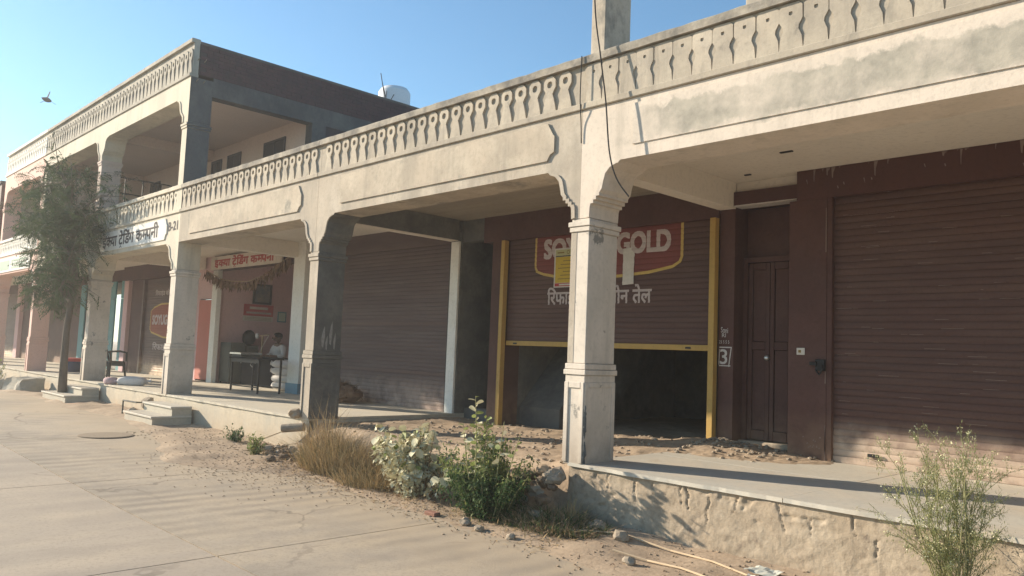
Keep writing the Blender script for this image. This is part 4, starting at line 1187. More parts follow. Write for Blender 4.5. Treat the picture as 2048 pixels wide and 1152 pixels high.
E2 = [(0, 1), (1, 2), (2, 3), (3, 4), (4, 5), (5, 6), (3, 7), (7, 8), (8, 9), (9, 10), (3, 11), (11, 12), (12, 13), (13, 14), (0, 15), (15, 16), (16, 17), (17, 18), (0, 19), (19, 20), (20, 21), (21, 22)]
R2 = [(.14, .11), (.135, .10), (.15, .11), (.10, .08), .052, (.078, .09), (.07, .085), .062, .046, .036, .026, .062, .046, .036, .026, .09, .07, .045, .035, .09, .07, .045, .035]
body = skin_figure('body', V_, E2, R2, skin, P)
for s_ in (-1, 1):
    for k in range(5):
        bx_, by_ = (PX + (.005 if s_ > 0 else -.0) + s_ * .035, PY - .44)
        a = (bx_ + (k - 2) * .014 - s_ * .0, by_ - .005, .662)
        if k == 4: MB().tube([(bx_ - s_ * .03, by_ + .01, .664), (bx_ - s_ * .05, by_ - .02, .658), (bx_ - s_ * .045, by_ - .04, .652)], [.010, .009, .007], 6).build('thumb', skin, P, smooth=True)
        else:
            l_ = (.062, .072, .068, .054)[k]
            MB().tube([a, (a[0], a[1] - l_ * .55, .665), (a[0], a[1] - l_, .651)], [.009, .0085, .006], 6).build('finger', skin, P, smooth=True)
SV = [pp(0, 0, .46), pp(0, -.03, .60), pp(0, -.07, .78), pp(.008, -.088, .885), pp(-.17, -.08, .86), pp(-.235, -.115, .68), pp(-.17, -.24, .672), pp(.19, -.08, .86), pp(.265, -.125, .68), pp(.20, -.25, .672)]
skin_figure('shirt', SV, [(0, 1), (1, 2), (2, 3), (3, 4), (4, 5), (5, 6), (3, 7), (7, 8), (8, 9)], [(.165, .13), (.16, .125), (.17, .13), (.10, .085), .078, .064, .055, .078, .064, .055], shirt_m, P)
mb = MB(); mb.blob((PX + .02, PY - .125, 1.115), (.088, .10, .085), 2, .08, 3)
for v in list(mb.bm.verts):
    if v.co.y < PY - .17 and v.co.z < 1.13: mb.bm.verts.remove(v)
mb.build('hair', hair_m, P, smooth=True)
ns = MB().prism([(-.012, 0), (.012, 0), (.004, .045), (-.004, .045)], -.03, .0).build('nose', skin, P, loc=(0, 0, 0), bevel=.003); ns.location = (.02, -.232, 1.045)
for sx in (-.032, .032): MB().blob((PX + .02 + sx, PY - .228, 1.085), (.013, .006, .007), 1, 0, 1).build('eye', hair_m, P)
for sx in (-.078, .078): MB().blob((PX + .02 + sx, PY - .135, 1.065), (.012, .022, .03), 1, 0, 2).build('ear', skin, P, smooth=True)
MB().tube([(PX - .005, PY - .226, 1.018), (PX + .02, PY - .232, 1.016), (PX + .045, PY - .226, 1.018)], .006, 5).build('mouth', dead_leaf, P)
P.scale = (1.18, 1.18, 1.15)
P.location.z = -.02
SE = thing('stool', 'wooden stool under the seated man in the open shop', 'stool', (PX, PY + .02, 0))
boxo('seat', dark_wood, SE, PX - .2, PX + .2, PY - .16, PY + .2, .325, .36)
for x in (-.18, .14):
    for y in (-.14, .16): boxo('leg', dark_wood, SE, PX + x, PX + x + .04, PY + y, PY + y + .035, 0, .324)

# ------------------------------------------------------------ plastic chair
CH = thing('plastic_chair', 'black plastic armchair with solid back on the verandah behind the tree', 'chair', (-22.3, 1.0, 0))
def chair_part(name, mb, bevel=0, smooth=False):
    o = mb.build(name, plastic_black, None, loc=(0, 0, 0), bevel=bevel, smooth=smooth)
    o.parent = CH
    return o
chair_part('seat', MB().box(-.23, .24, -.24, .24, .40, .425), .01)
for sx, sy in ((-1, -1), (-1, 1), (1, -1), (1, 1)):
    chair_part('leg', MB().tube([(sx * .27, sy * .27, 0), (sx * .22, sy * .23, .40)], [.022, .032], 6))
for sy in (-1, 1):
    chair_part('armrest', MB().tube([(-.25, sy * .25, .64), (.05, sy * .28, .66), (.25, sy * .27, .63), (.27, sy * .25, .42)], [.022, .026, .028, .022], 6))
    chair_part('back_post', MB().tube([(-.20, sy * .22, .42), (-.28, sy * .23, .65), (-.34, sy * .19, .84)], [.028, .026, .022], 6))
chair_part('top_rail', MB().tube([(-.34, -.20, .82), (-.36, 0, .87), (-.34, .20, .82)], [.03, .04, .03], 6))
chair_part('back_panel', MB().prism([(-.225, .43), (-.205, .43), (-.325, .80), (-.345, .80)], -.16, .16), .004)
chair_part('side_skirt', MB().box(-.2, .22, -.245, -.225, .30, .399)); chair_part('side_skirt', MB().box(-.2, .22, .225, .245, .30, .399))
CH.rotation_euler = (0, 0, .55); CH.scale = (1.08, 1.08, 1.08); CH.location = (-21.95, .82, 0)

# ------------------------------------------------------------ steps
def steps(x0, x1, zg, label):
    t = thing('entrance_steps', label, 'steps', ((x0 + x1) / 2, -.4, zg), 'steps up to the plinth')
    boxo('lower_step', cement_m, t, x0, x1, -.74, -.045, zg - .15, zg + .12); boxo('tread_slab', stone_floor, t, x0 - .02, x1 + .02, -.77, -.05, zg + .121, zg + .155, bevel=.004)
    boxo('upper_step', cement_m, t, x0 + .01, x1 - .01, -.40, -.045, zg + .156, zg + .285); boxo('tread_slab', stone_floor, t, x0 - .01, x1 + .01, -.43, -.05, zg + .286, zg + .32, bevel=.004)
steps(-21.55, -19.7, gz(-20) + .02, 'two cement steps with slab treads beside the tree trunk')
steps(-15.85, -14.45, gz(-15) + .02, 'two cement steps with slab treads next to the bent pipe frame')
boxo('lower_step', plinth_m, A, -1.55, 2.0, -.75, -.03, -.8, -.36, bevel=.02)
FR = MB(); FR.tube([(-16.55, -.55, gz(-16)), (-16.55, -.55, gz(-16) + .30), (-15.95, -.50, gz(-16) + .30)], .017, 6); FR.tube([(-16.2, -.25, gz(-16)), (-16.2, -.25, gz(-16) + .28), (-15.95, -.50, gz(-16) + .30)], .015, 6)
tag(FR.build('pipe_frame', steel_grey), 'bent steel pipe frame leaning by the right-hand cement steps', 'pipe frame')
tag(MB().blob((-16.2, -.2, gz(-16) + .25), (.16, .14, .12), 4, .4).build('stone', stone_m), 'rounded stone lying on the plinth side of the bent pipe frame', 'stone')
tag(MB().blob((-16.25, -.45, gz(-16) + .06), (.20, .14, .12), 14, .4).build('stone', stone_m), 'stone on the ground inside the bent pipe frame', 'stone')
BK = thing('bin', 'dark blue bin with a red rim behind the pink column', 'bin', (-26.0, 1.1, 0))
MB().lathe([(.20, .0), (.25, .30), (.25, .31)], (-26.0, 1.1, .001), 18).build('bin_body', bin_blue, BK, smooth=True); MB().lathe([(.255, .312), (.27, .33), (.27, .40), (.2, .41)], (-26.0, 1.1, .001), 18).build('rim', bin_red, BK)
def chunk(c, sx, sy, sz, rz, m, sd):
    mb = MB().box(-sx, sx, -sy, sy, 0, sz)
    bmesh.ops.subdivide_edges(mb.bm, edges=mb.bm.edges[:], cuts=4, use_grid_fill=True)
    R_ = Matrix.Rotation(rz, 3, 'Z')
    for v in mb.bm.verts:
        k = .9 - .18 * v.co.z / sz
        q = Vector((v.co.x * k, v.co.y * k, v.co.z))
        v.co = Vector(c) + R_ @ (q + Vector((noise.noise(q * 3 + Vector((sd, 0, 0))), noise.noise(q * 3 + Vector((0, sd, 5))), noise.noise(q * 3 + Vector((4, 0, sd))))) * .09)
    return mb
tag(chunk((-24.3, -.50, gz(-24) - .04), .52, .40, .40, .25, cement_m, 2).build('concrete_block', cement_m), 'larger broken concrete block at the foot of the plinth left of the tree', 'concrete block')
tag(chunk((-25.35, -.70, gz(-25) - .04), .50, .36, .26, -.2, cement_m, 9).build('concrete_block', cement_m), 'lower broken concrete lump beside the larger block, further from the tree', 'concrete block')
disc = MB().lathe([(.0, .0), (.40, .0), (.41, .004), (.38, .010), (.0, .012)], (-13.6, -1.75, gz(-13.6) + .003), 24)
tag(disc.build('road_patch', joint_m), 'dark round patch lying flat on the concrete road', 'road patch')  # flat disc standing for a dark smear on the road
tag(MB().tube([(-10.72, -.24, -.17), (-10.45, -.04, -.13)], [.062, .062], 12).build('drain_pipe', stone_m), 'short concrete pipe stub poking out at the foot of the dark column', 'pipe')
tag(MB().blob((-10.72, -.05, .05), (.13, .10, .075), 5, .4).build('stone', stone_m), 'rough stone on the plinth corner above the pipe stub', 'stone')

# heap of dry brush by the shutter
hb = thing('brush_heap', 'shaggy heap of dry brown coir and twigs in front of the dusty shutter', 'heap', (-13.35, 2.3, 0))
MB().blob((-13.3, 2.3, .13), (.55, .36, .22), 6, .35, 3).build('core', dead_leaf, hb)
mb = MB()
for i in range(500):
    a, e = random.uniform(0, 6.28), random.uniform(.0, 1.5)
    p = Vector((-13.3 + .55 * math.cos(a) * math.cos(e), 2.3 + .36 * math.sin(a) * math.cos(e), .10 + .25 * math.sin(e)))
    q = p + Vector((random.gauss(0, .1), random.gauss(0, .1), random.gauss(.02, .06))); s_ = Vector((random.gauss(0, .007), random.gauss(0, .007), random.gauss(0, .007)))
    mb.poly([p - s_, p + s_, q])
tag(mb.build('fibres', dead_leaf, hb), kind='stuff')

# ------------------------------------------------------------ paper on the shutter
PO = thing('poster', 'yellow printed poster with a pale head and red foot, stuck on the half-raised shutter', 'poster', (-8.0, 2.85, 2.1))
def sheet(name, m, parent, x0, x1, z0, z1, y, curl=.004):
    mb = MB(); n = 8
    vs = [[mb.bm.verts.new((x0 + (x1 - x0) * i / n, y + curl * noise.noise(Vector((i * .6, j * .9, z0))), z0 + (z1 - z0) * j / n)) for j in range(n + 1)] for i in range(n + 1)]
    for i in range(n):
        for j in range(n): mb.bm.faces.new((vs[i][j], vs[i + 1][j], vs[i + 1][j + 1], vs[i][j + 1]))
    return mb.build(name, m, parent)
sheet('sheet', paper_white, PO, -8.265, -7.62, 2.095, 2.70, 2.853)
sheet('print', paper_yellow, PO, -8.235, -7.65, 2.165, 2.565, 2.850, 0); sheet('print', paper_green, PO, -8.235, -7.65, 2.585, 2.675, 2.850, 0); sheet('print', ink, PO, -8.235, -7.65, 2.567, 2.583, 2.850, 0); sheet('print', paper_red, PO, -8.24, -7.65, 2.112, 2.16, 2.850, 0)
for k in range(6): sheet('print_line', text_grey, PO, -8.18 + .05 * (k % 3), -7.70 - .04 * (k % 2), 2.22 + .055 * k, 2.232 + .055 * k, 2.8485, 0)
sheet('print_line', paper_white, PO, -8.15, -7.7, 2.125, 2.148, 2.8485, 0); sheet('print_line', text_grey, PO, -8.2, -8.06, 2.62, 2.64, 2.8485, 0)
mb = MB()
for r0, r1 in ((.030, .020),):
    for k in range(12):
        a, b_ = 6.2832 * k / 12, 6.2832 * (k + 1) / 12
        mb.poly([(-7.98 + r * math.cos(t), 2.8485, 2.632 + r * math.sin(t)) for r, t in ((r0, a), (r0, b_), (r1, b_), (r1, a))])
mb.build('emblem', text_grey, PO)
mb = MB()
L_ = [(-6.93 + .012 * noise.noise(Vector((k * 1.3, 0, 0))), 2.09 + .52 * k / 14) for k in range(15)]; R_ = [(-6.735 + .022 * noise.noise(Vector((k * 1.7, 5, 0))) - (.05 if k > 12 else 0), 2.10 + .52 * k / 14) for k in range(15)]
for k in range(14): mb.poly([(L_[k][0], 2.852 - .003 * (k % 2), L_[k][1]), (R_[k][0], 2.850, R_[k][1]), (R_[k + 1][0], 2.850, R_[k + 1][1]), (L_[k + 1][0], 2.852 - .003 * ((k + 1) % 2), L_[k + 1][1])])
tag(mb.build('torn_paper', paper_white), 'torn strip of pale paper stuck below the shutter lettering', 'paper strip')

# ------------------------------------------------------------ cables
def smooth(pts, n=5):
    P_ = [Vector(p) for p in pts]; out = []
    for i in range(len(P_) - 1):
        p0, p1, p2, p3 = P_[max(0, i - 1)], P_[i], P_[i + 1], P_[min(len(P_) - 1, i + 2)]
        for k in range(n):
            t = k / n
            out.append(.5 * ((2 * p1) + (p2 - p0) * t + (2 * p0 - 5 * p1 + 4 * p2 - p3) * t * t + (3 * p1 - p0 - 3 * p2 + p3) * t ** 3))
    return out + [P_[-1]]
mb = MB().tube(smooth([(-5.16, -.06, 6.2), (-5.10, -.09, 4.75), (-4.97, -.12, 4.06), (-4.87, -.14, 3.58), (-4.80, -.15, 3.07), (-4.72, -.13, 2.79), (-4.60, -.08, 2.60)]), .008, 6)
tag(mb.build('cable', wire_m), 'thick black cable drooping down the nearest column top', 'cable')
mb = MB().tube(smooth([(-5.284, -.048, 4.165), (-5.287, -.05, 3.75), (-5.282, -.045, 3.62), (-5.29, -.018, 3.45), (-5.285, -.012, 3.25)]), .006, 5)
tag(mb.build('cable', wire_m), 'thin dark wire running straight down the joint at the nearest column', 'cable')

# ------------------------------------------------------------ bird
BI = thing('bird', 'small dark bird flying in the open sky at upper left', 'bird', (-40.3, 3.0, 11.75))
BI.scale = (.8, .8, .8)
o = MB().lathe([(.0, -.30), (.06, -.26), (.13, -.10), (.14, .06), (.09, .18), (.075, .24), (.03, .30), (.005, .36)], (0, 0, 0), 10).build('body', wire_m, None, loc=(0, 0, 0), smooth=True)
o.parent = BI; o.rotation_euler = (0, -1.25, .8)
for nm, pts in (('wing', [(-.05, .0, .03), (.14, .02, .05), (.20, .10, .42), (.02, .12, .52), (-.10, .05, .25)]), ('wing', [(-.05, .0, .0), (.10, -.02, .0), (-.05, -.25, -.22), (-.22, -.28, -.20)]), ('tail', [(.18, .1, -.05), (.46, .33, -.28), (.38, .40, -.26), (.12, .16, -.06)])):
    mb = MB(); mb.poly(pts); e = bmesh.ops.extrude_face_region(mb.bm, geom=mb.bm.faces[:])
    for v in e['geom']:
        if isinstance(v, bmesh.types.BMVert): v.co += Vector((.02, -.02, .0))
    o = mb.build(nm, wire_m, None, loc=(0, 0, 0)); o.parent = BI

# ============================================================ plants
def leaf_quad(mb, p, d, up, l, w, fold=.15):
    d = d.normalized(); s = d.cross(up)
    if s.length < 1e-3: s = d.cross(Vector((1, 0, 0)))
    s.normalize(); n = s.cross(d)
    m_ = p + d * l * .45
    b = mb.bm
    v0, v1, v2, v3 = b.verts.new(p), b.verts.new(m_ + s * w * .5 + n * w * fold), b.verts.new(p + d * l), b.verts.new(m_ - s * w * .5 + n * w * fold)
    b.faces.new((v0, v1, v2)); b.faces.new((v0, v2, v3))

def rv():
    while True:
        v = Vector((random.uniform(-1, 1), random.uniform(-1, 1), random.uniform(-1, 1)))
        if .01 < v.length < 1: return v.normalized()

# street tree: bent trunk, limbs, drooping feathery sprays
TR = thing('street_tree', 'slender street tree with drooping feathery dark green crown by the cement steps', 'tree', (-20.85, -.5, gz(-21)))
tz = gz(-21)
trunk = [(-20.85, -.5, tz - .1), (-20.87, -.52, .4), (-20.95, -.5, 1.2), (-20.82, -.48, 2.0), (-20.80, -.46, 2.7), (-21.15, -.5, 3.5), (-21.6, -.55, 4.3), (-21.9, -.6, 5.0)]
MB().tube(trunk, [.11, .088, .075, .07, .066, .055, .04, .02], 9).build('trunk', bark, TR, smooth=True)
mb_l, mb_b = MB(), MB()
limbs = []
starts = [(4, .0), (4, .3), (5, .0), (5, .4), (6, .0), (6, .5), (3, .5), (3, .8), (4, .6), (5, .7), (6, .8), (2, .8), (3, .2), (7, 0), (3, .6)]
ends = [(-19.3, -.7, 3.8), (-22.8, -.9, 3.5), (-23.6, -.6, 4.8), (-19.4, -.2, 4.3), (-23.2, -1.0, 4.8), (-21.0, -.4, 4.9), (-19.6, -.9, 2.9), (-22.9, -.4, 2.7), (-20.1, -.9, 4.7), (-24.6, -.7, 4.2), (-26.2, -.6, 4.8), (-22.9, -.9, 2.0), (-20.3, -.9, 2.1), (-22.3, -.6, 5.1), (-23.8, -.6, 3.1)]
for (si, sf), e in zip(starts, ends):
    p = Vector(trunk[si]).lerp(Vector(trunk[min(si + 1, 7)]), sf); e = Vector(e)
    m1 = p.lerp(e, .4) + Vector((0, random.uniform(-.15, .15), .25)); m2 = p.lerp(e, .75) + Vector((0, 0, .2))
    mb_b.tube([p, m1, m2, e], [.04, .028, .018, .006], 6)
    limbs.append([p, m1, m2, e])
sprays = []
for L4 in limbs:
    for k in range(15):
        t = random.uniform(.22, 1.0) * 3; j = min(2, int(t)); b = L4[j].lerp(L4[j + 1], t - j)
        q = b + Vector((random.gauss(0, .45), random.gauss(0, .32), random.gauss(-.05, .26)))
        mb_b.tube([b, b.lerp(q, .5) + Vector((0, 0, .08)), q], [.010, .007, .003], 4)
        sprays.append((b, q))
for (cx, cz, rx, rz, n) in ((-21.6, 3.95, 1.6, .9, 210), (-20.3, 3.7, 1.0, .8, 70), (-21.9, 2.45, 1.75, .75, 170), (-21.1, 2.9, 1.0, .9, 60), (-23.8, 4.3, 1.2, .6, 45)):
    for k in range(max(3, n // 13)):
        v = rv() * random.random() ** .4
        b0 = Vector((cx + v.x * rx, -.62 + v.y * .66, cz + v.z * rz)); rr = random.uniform(.18, .42)
        mb_b.tube([b0 + Vector((0, 0, -.05)), b0.lerp(Vector((-21.0, -.5, cz - .5)), .35), b0.lerp(Vector((-21.0, -.5, cz - .7)), .7)], [.006, .011, .016], 5)
        for i in range(10):
            b = b0 + rv() * rr * random.random() ** .5
            sprays.append((b, b + Vector((random.gauss(0, .25), random.gauss(0, .2), random.uniform(-.28, .14)))))
for b, q in sprays:
    d = (q - b)
    for i in range(4):
        c = b.lerp(q, random.uniform(.25, 1.1))
        ax = (d.normalized() + rv() * .9 + Vector((0, 0, -.08))).normalized()
        side = ax.cross(rv()).normalized()
        ln = random.uniform(.16, .30)
        for s_ in range(8):
            pt = c + ax * ln * s_ / 7 + Vector((0, 0, -.06 * (s_ / 7) ** 2))
            for sg in (-1, 1):
                leaf_quad(mb_l, pt, side * sg + ax * .35 + Vector((0, 0, random.uniform(-.3, .1))), Vector((0, 0, 1)), random.uniform(.055, .09), random.uniform(.022, .034))
mb_b.build('branches', bark, TR)
tag(mb_l.build('crown', leaf_tree, TR), kind='stuff')

def shaped_leaf(me_name, m, l, w):
    """one broad leaf with a mid-rib fold and a drooping tip"""
    mb = MB(); n = 5; rows = []
    for i in range(n + 1):
        t = i / n; hw = w * .5 * math.sin(math.pi * (t * .9 + .07)) ** .8 if i < n else .001
        rows.append([mb.bm.verts.new((l * t, -hw, .18 * hw - .22 * l * t * t)), mb.bm.verts.new((l * t, 0, -.22 * l * t * t - .1 * hw)), mb.bm.verts.new((l * t, hw, .18 * hw - .22 * l * t * t))])
    for a, b in zip(rows, rows[1:]):
        mb.bm.faces.new((a[0], b[0], b[1], a[1])); mb.bm.faces.new((a[1], b[1], b[2], a[2]))
    o = mb.build(me_name, m, None, loc=(0, 0, 0), smooth=True); me = o.data; bpy.data.objects.remove(o)
    return me

def leafy(parent, me, p, d, s=1.0, roll=None):
    o = bpy.data.objects.new('leaf', me); COL.objects.link(o); o.parent = parent
    o.rotation_mode = 'QUATERNION'
    x_ = Vector(d).normalized()
    n_ = (to_sun * random.uniform(.3, 1.3) + Vector((0, 0, .5)) + rv() * .8)          # blades turn their faces to the sun
    z_ = (n_ - x_ * n_.dot(x_)).normalized()
    o.rotation_quaternion = Matrix((x_, z_.cross(x_), z_)).transposed().to_quaternion()
    o.location = Vector(p) - wloc(parent); o.scale = (s, s, s)

# pale dusty shrub
g0 = gz(-7)
SH = thing('pale_shrub', 'dust-coated pale shrub with broad cream leaves at the road edge', 'shrub', (-7.05, -.55, g0))
me_p = shaped_leaf('leaf', leaf_pale, .122, .092); me_q = shaped_leaf('leaf', leaf_lime, .105, .06)
mb = MB(); tips = []
for k in range(30):
    a = random.uniform(0, 6.28); r = random.uniform(.1, .78)
    top = Vector((-7.12 + r * math.cos(a) * 1.0, -.52 + r * math.sin(a) * .45, g0 + random.uniform(.34, .88) - r * .15))
    if k == 0: top = Vector((-7.12, -.5, .22))
    b = Vector((-7.05 + .25 * r * math.cos(a), -.52 + .2 * r * math.sin(a), g0 - .02)); m_ = b.lerp(top, .55) + Vector((0, 0, .06))
    mb.tube([b, m_, top], [.009, .007, .003], 5); tips.append((b, m_, top))
mb.build('stems', dry_twig, SH)
for k in range(298):
    b, m_, top = tips[k % 30]; t = random.uniform(.25, 1.02)
    p = b.lerp(m_, t * 2) if t < .5 else m_.lerp(top, t * 2 - 1)
    d = rv() - to_sun * .3; d.z = d.z * .5 - .05
    leafy(SH, me_p if random.random() < .82 else me_q, p, d, random.uniform(.65, 1.2))
mb = MB()
for k in range(2600):
    b, m_, top = random.choice(tips); p = b.lerp(top, random.uniform(.1, .9)) + rv() * .07
    leaf_quad(mb, p, rv(), Vector((0, 0, 1)), random.uniform(.04, .08), random.uniform(.03, .055))
tag(mb.build('small_leaves', leaf_pale, SH), kind='stuff')

# green shrub with tall large-leaved shoots
g1 = gz(-5.9)
GS = thing('green_shrub', 'bushy dark green shrub with tall large-leaved shoots beside the nearest column', 'shrub', (-5.85, -.62, g1))
mb, lm, ll = MB(), MB(), MB()
stems = []
for k in range(80):
    a = random.uniform(0, 6.28); r = random.uniform(.02, 1.0) ** .6 * .62
    h = random.uniform(.30, .98) * (1 - .5 * r)
    top = Vector((-5.90 + r * math.cos(a) * 1.05, -.60 + r * math.sin(a) * .55, g1 + h)); b = Vector((-5.82 + .3 * r * math.cos(a), -.60 + .25 * r * math.sin(a), g1 - .02))
    m_ = b.lerp(top, .5) + Vector((0, 0, .05)); mb.tube([b, m_, top], [.007, .005, .002], 4); stems.append((b, m_, top))
for k in range(11000):
    b, m_, top = random.choice(stems); t = random.uniform(.05, 1.05)
    p = (b.lerp(m_, t * 2) if t < .5 else m_.lerp(top, t * 2 - 1)) + rv() * random.uniform(.01, .10)
    tgt = ll if (p.z - g1 > .42 and random.random() < .75) or random.random() < .06 else lm
    leaf_quad(tgt, p, rv() + Vector((0, 0, .25)), Vector((0, 0, 1)), random.uniform(.025, .06), random.uniform(.014, .028))
tag(lm.build('foliage', leaf_green, GS), kind='stuff'); tag(ll.build('young_foliage', leaf_lime, GS), kind='stuff')
me_b = shaped_leaf('leaf', leaf_lime, .10, .062)
for bx_, by_, tx, ty, tzp, nl in ((-5.98, -.66, -5.98, -.70, .62, 22), (-5.92, -.6, -5.86, -.64, .42, 14), (-6.1, -.6, -6.2, -.66, .33, 13), (-5.75, -.6, -5.55, -.7, .40, 8), (-5.65, -.6, -5.36, -.66, .30, 8), (-6.02, -.6, -6.04, -.6, .34, 12), (-5.85, -.6, -5.75, -.62, .26, 10)):
    b, t_ = Vector((bx_, by_, g1 + .2)), Vector((tx, ty, tzp)); m_ = b.lerp(t_, .5) + Vector((random.uniform(-.03, .03), 0, 0))
    mb.tube([b, m_, t_], [.008, .006, .003], 5)
    for i in range(nl):
        t = .3 + .72 * i / nl; p = b.lerp(m_, t * 2) if t < .5 else m_.lerp(t_, min(1, t * 2 - 1)); a = i * 2.4
        leafy(GS, me_b if random.random() < .75 else me_p, p, (math.cos(a), math.sin(a), .35), random.uniform(.55, 1.0) * (1.1 - .3 * t))
mb.build('stems', twig, GS)

def blade_tuft(name, label, cat, c, rx, ry, h, n, m, lean=.5, w=.008, group=None, extra=None):
    t = thing(name, label, cat, c, group)
    mb = MB(); me2 = MB()
    for i in range(n):
        a, r = random.uniform(0, 6.28), math.sqrt(random.random())
        p = Vector((c[0] + rx * r * math.cos(a), c[1] + ry * r * math.sin(a), c[2] - .02)); hh = h * random.uniform(.45, 1.1) * (1 - .45 * r)
        dx, dy = lean * random.gauss(math.cos(a) * .5 * r, .45) * hh, lean * random.gauss(math.sin(a) * .4 * r, .45) * hh
        s = Vector((random.gauss(0, 1), random.gauss(0, 1), 0)).normalized() * w * .5
        q = p + Vector((dx * .35 + random.gauss(0, .05) * h, dy * .35 + random.gauss(0, .05) * h, hh * random.uniform(.45, .65))); e = q + Vector((dx * .65 + random.gauss(0, .10) * h, dy * .65 + random.gauss(0, .08) * h, hh * random.uniform(.05, .42)))
        tg = me2 if (extra and random.random() < extra[1]) else mb
        tg.poly([p - s, p + s, q + s * .7, q - s * .7]); tg.poly([q - s * .7, q + s * .7, e])
    tag(mb.build('blades', m, t), kind='stuff')
    if extra and len(me2.bm.verts): tag(me2.build('green_blades', extra[0], t), kind='stuff')
    return t
blade_tuft('dry_grass_clump', 'wide rounded tan clump of dry grass in front of the tall plumes', 'grass clump', (-8.95, -.38, gz(-9)), .74, .34, .88, 3000, straw, .85, .006, extra=(weed_mix, .40))
blade_tuft('dry_grass_clump', 'tallest feathery tan grass plumes leaning beside the dark column', 'grass clump', (-9.5, -.26, gz(-9)), .36, .16, 1.22, 800, straw, .40, .006, extra=(dead_leaf, .25))
blade_tuft('dry_grass_clump', 'lower greenish dry grass between the tan clump and the pale shrub', 'grass clump', (-8.0, -.46, gz(-8)), .70, .36, .50, 2300, straw, 1.1, .007, extra=(weed_mix, .5))
blade_tuft('dry_grass_clump', 'thin dry tuft growing against the plinth corner under the nearest column', 'grass clump', (-5.12, -.16, gz(-5)), .20, .10, .44, 260, straw, .7, .006, extra=(leaf_lime, .2))
blade_tuft('undergrowth', 'dark low weeds in the shadow right of the green shrub', 'weeds', (-5.25, -.40, gz(-5.1)), .75, .34, .30, 3000, dry_twig, 1.3, .011, extra=(leaf_green, .45))

def herb(name, label, c, r, h, n, m, lw=(.03, .07)):
    t = thing(name, label, 'weed', c, 'weeds by the plinth')
    mb, lb = MB(), MB()
    for k in range(n):
        a = random.uniform(0, 6.28); q = Vector((c[0] + r * random.random() * math.cos(a), c[1] + r * .7 * random.random() * math.sin(a), c[2] + h * random.uniform(.4, 1)))
        b = Vector((c[0] + .2 * (q.x - c[0]), c[1], c[2] - .02)); mb.tube([b, b.lerp(q, .5), q], .003, 4)
        for j in range(16): leaf_quad(lb, b.lerp(q, random.uniform(.2, 1.05)) + rv() * .02, rv() + Vector((0, 0, .3)), Vector((0, 0, 1)), random.uniform(*lw), random.uniform(*lw) * .6)
    mb.build('stems', twig, t); tag(lb.build('leaves', m, t), kind='stuff')
herb('weed', 'small bright weed against the pale plinth, leftmost of the two', (-12.05, -.35, gz(-12)), .28, .26, 24, leaf_green)
herb('weed', 'yellow-green weed beside dark debris left of the dry grass', (-10.75, -.62, gz(-10.7)), .30, .30, 26, leaf_lime)

# tall lacy weed at lower right
PT = thing('lacy_weed', 'tall lacy weed with tiny cream flowers against the right-hand plinth', 'weed', (-1.72, -.42, gz(-1.7)))
mb, lb, fb = MB(), MB(), MB()
def lace(p, d, ln, lev):
    q = p + d * ln
    m_ = p.lerp(q, .5) + rv() * ln * .05
    mb.tube([p, m_, q], [.0045 / (lev + 1), .0038 / (lev + 1), .0028 / (lev + 1)], 4, cap=False)
    if lev < 2:
        for k in range(5 if lev == 0 else 4):
            t = random.uniform(.25, 1.0); b = p.lerp(m_, t * 2) if t < .5 else m_.lerp(q, t * 2 - 1)
            lace(b, (d + rv() * .85 + Vector((0, 0, .25))).normalized(), ln * random.uniform(.22, .38), lev + 1)
    for k in range(7 if lev else 12):
        b = p.lerp(q, random.uniform(.05, 1)); dd = (rv() + d * .5)
        for s_ in range(4):
            leaf_quad(lb, b + dd * .012 * s_, rv() + dd, Vector((0, 0, 1)), random.uniform(.012, .03), .005)
    if lev == 2 and q.z > gz(0) + .42:
        for k in range(6):
            c = q + rv() * .018
            r = random.uniform(.0035, .006)
            for u in (Vector((1, 0, 0)), Vector((0, 0, 1))):
                v = rv(); w_ = v.cross(u).normalized()
                fb.poly([c + v * r, c + w_ * r, c - v * r, c - w_ * r])
for k in range(22):
    a = random.uniform(0, 6.28)
    b = Vector((-1.66 + .05 * math.cos(a), -.42 + .05 * math.sin(a), gz(-1.7) - .02))
    top = Vector((-1.66 + random.gauss(0, .13), -.42 + random.gauss(0, .13), gz(-1.7) + random.uniform(.58, 1.02)))
    d = (top - b); lace(b, d.normalized(), d.length, 0)
mb.build('stems', twig, PT); tag(lb.build('foliage', leaf_fern, PT), kind='stuff'); tag(fb.build('flowers', flower_m, PT), kind='stuff')

# far weeds in front of the pink building
herb('weed', 'low green weeds on the plinth of the pink building', (-30.5, -.3, gz(-30)), .8, .6, 40, leaf_green, (.05, .12))
herb('weed', 'pale weed sprig at the foot of the pink column', (-27.9, -.5, gz(-28)), .5, .7, 24, leaf_lime, (.05, .1))

# ============================================================ rubble, stones and litter
RW = thing('rubble_wall', 'broken rubble retaining edge between the green shrub and the nearest plinth', 'rubble', (-5.6, -.05, -.5))
for k in range(54):
    x, t = random.uniform(-6.4, -5.34), random.random()
    sz_ = random.uniform(.035, .085) * (1.25 if k % 9 == 0 else 1)
    MB().blob((x, -.40 + .30 * t + random.uniform(-.03, .03), -.52 + .42 * t), (sz_ * 1.35, sz_, sz_ * .75), k, .7, 2, 1.5).build('stone', (stone_m, dirt_dark, clod_m)[k % 3], RW)
DB = thing('debris_pile', 'dark pile of stones, soil and twigs below the pipe stub', 'debris', (-10.55, -.45, gz(-10.5)))
for i in range(26):
    s = random.uniform(.04, .10)
    MB().blob((-10.5 + random.gauss(0, .38), -.40 + random.gauss(0, .16), gz(-10.5) + random.uniform(.0, .10)), (s * 1.3, s, s * .7), i + 40, .5, 2, 1.3).build('stone', dirt_dark if i % 3 else stone_m, DB)
mb = MB()
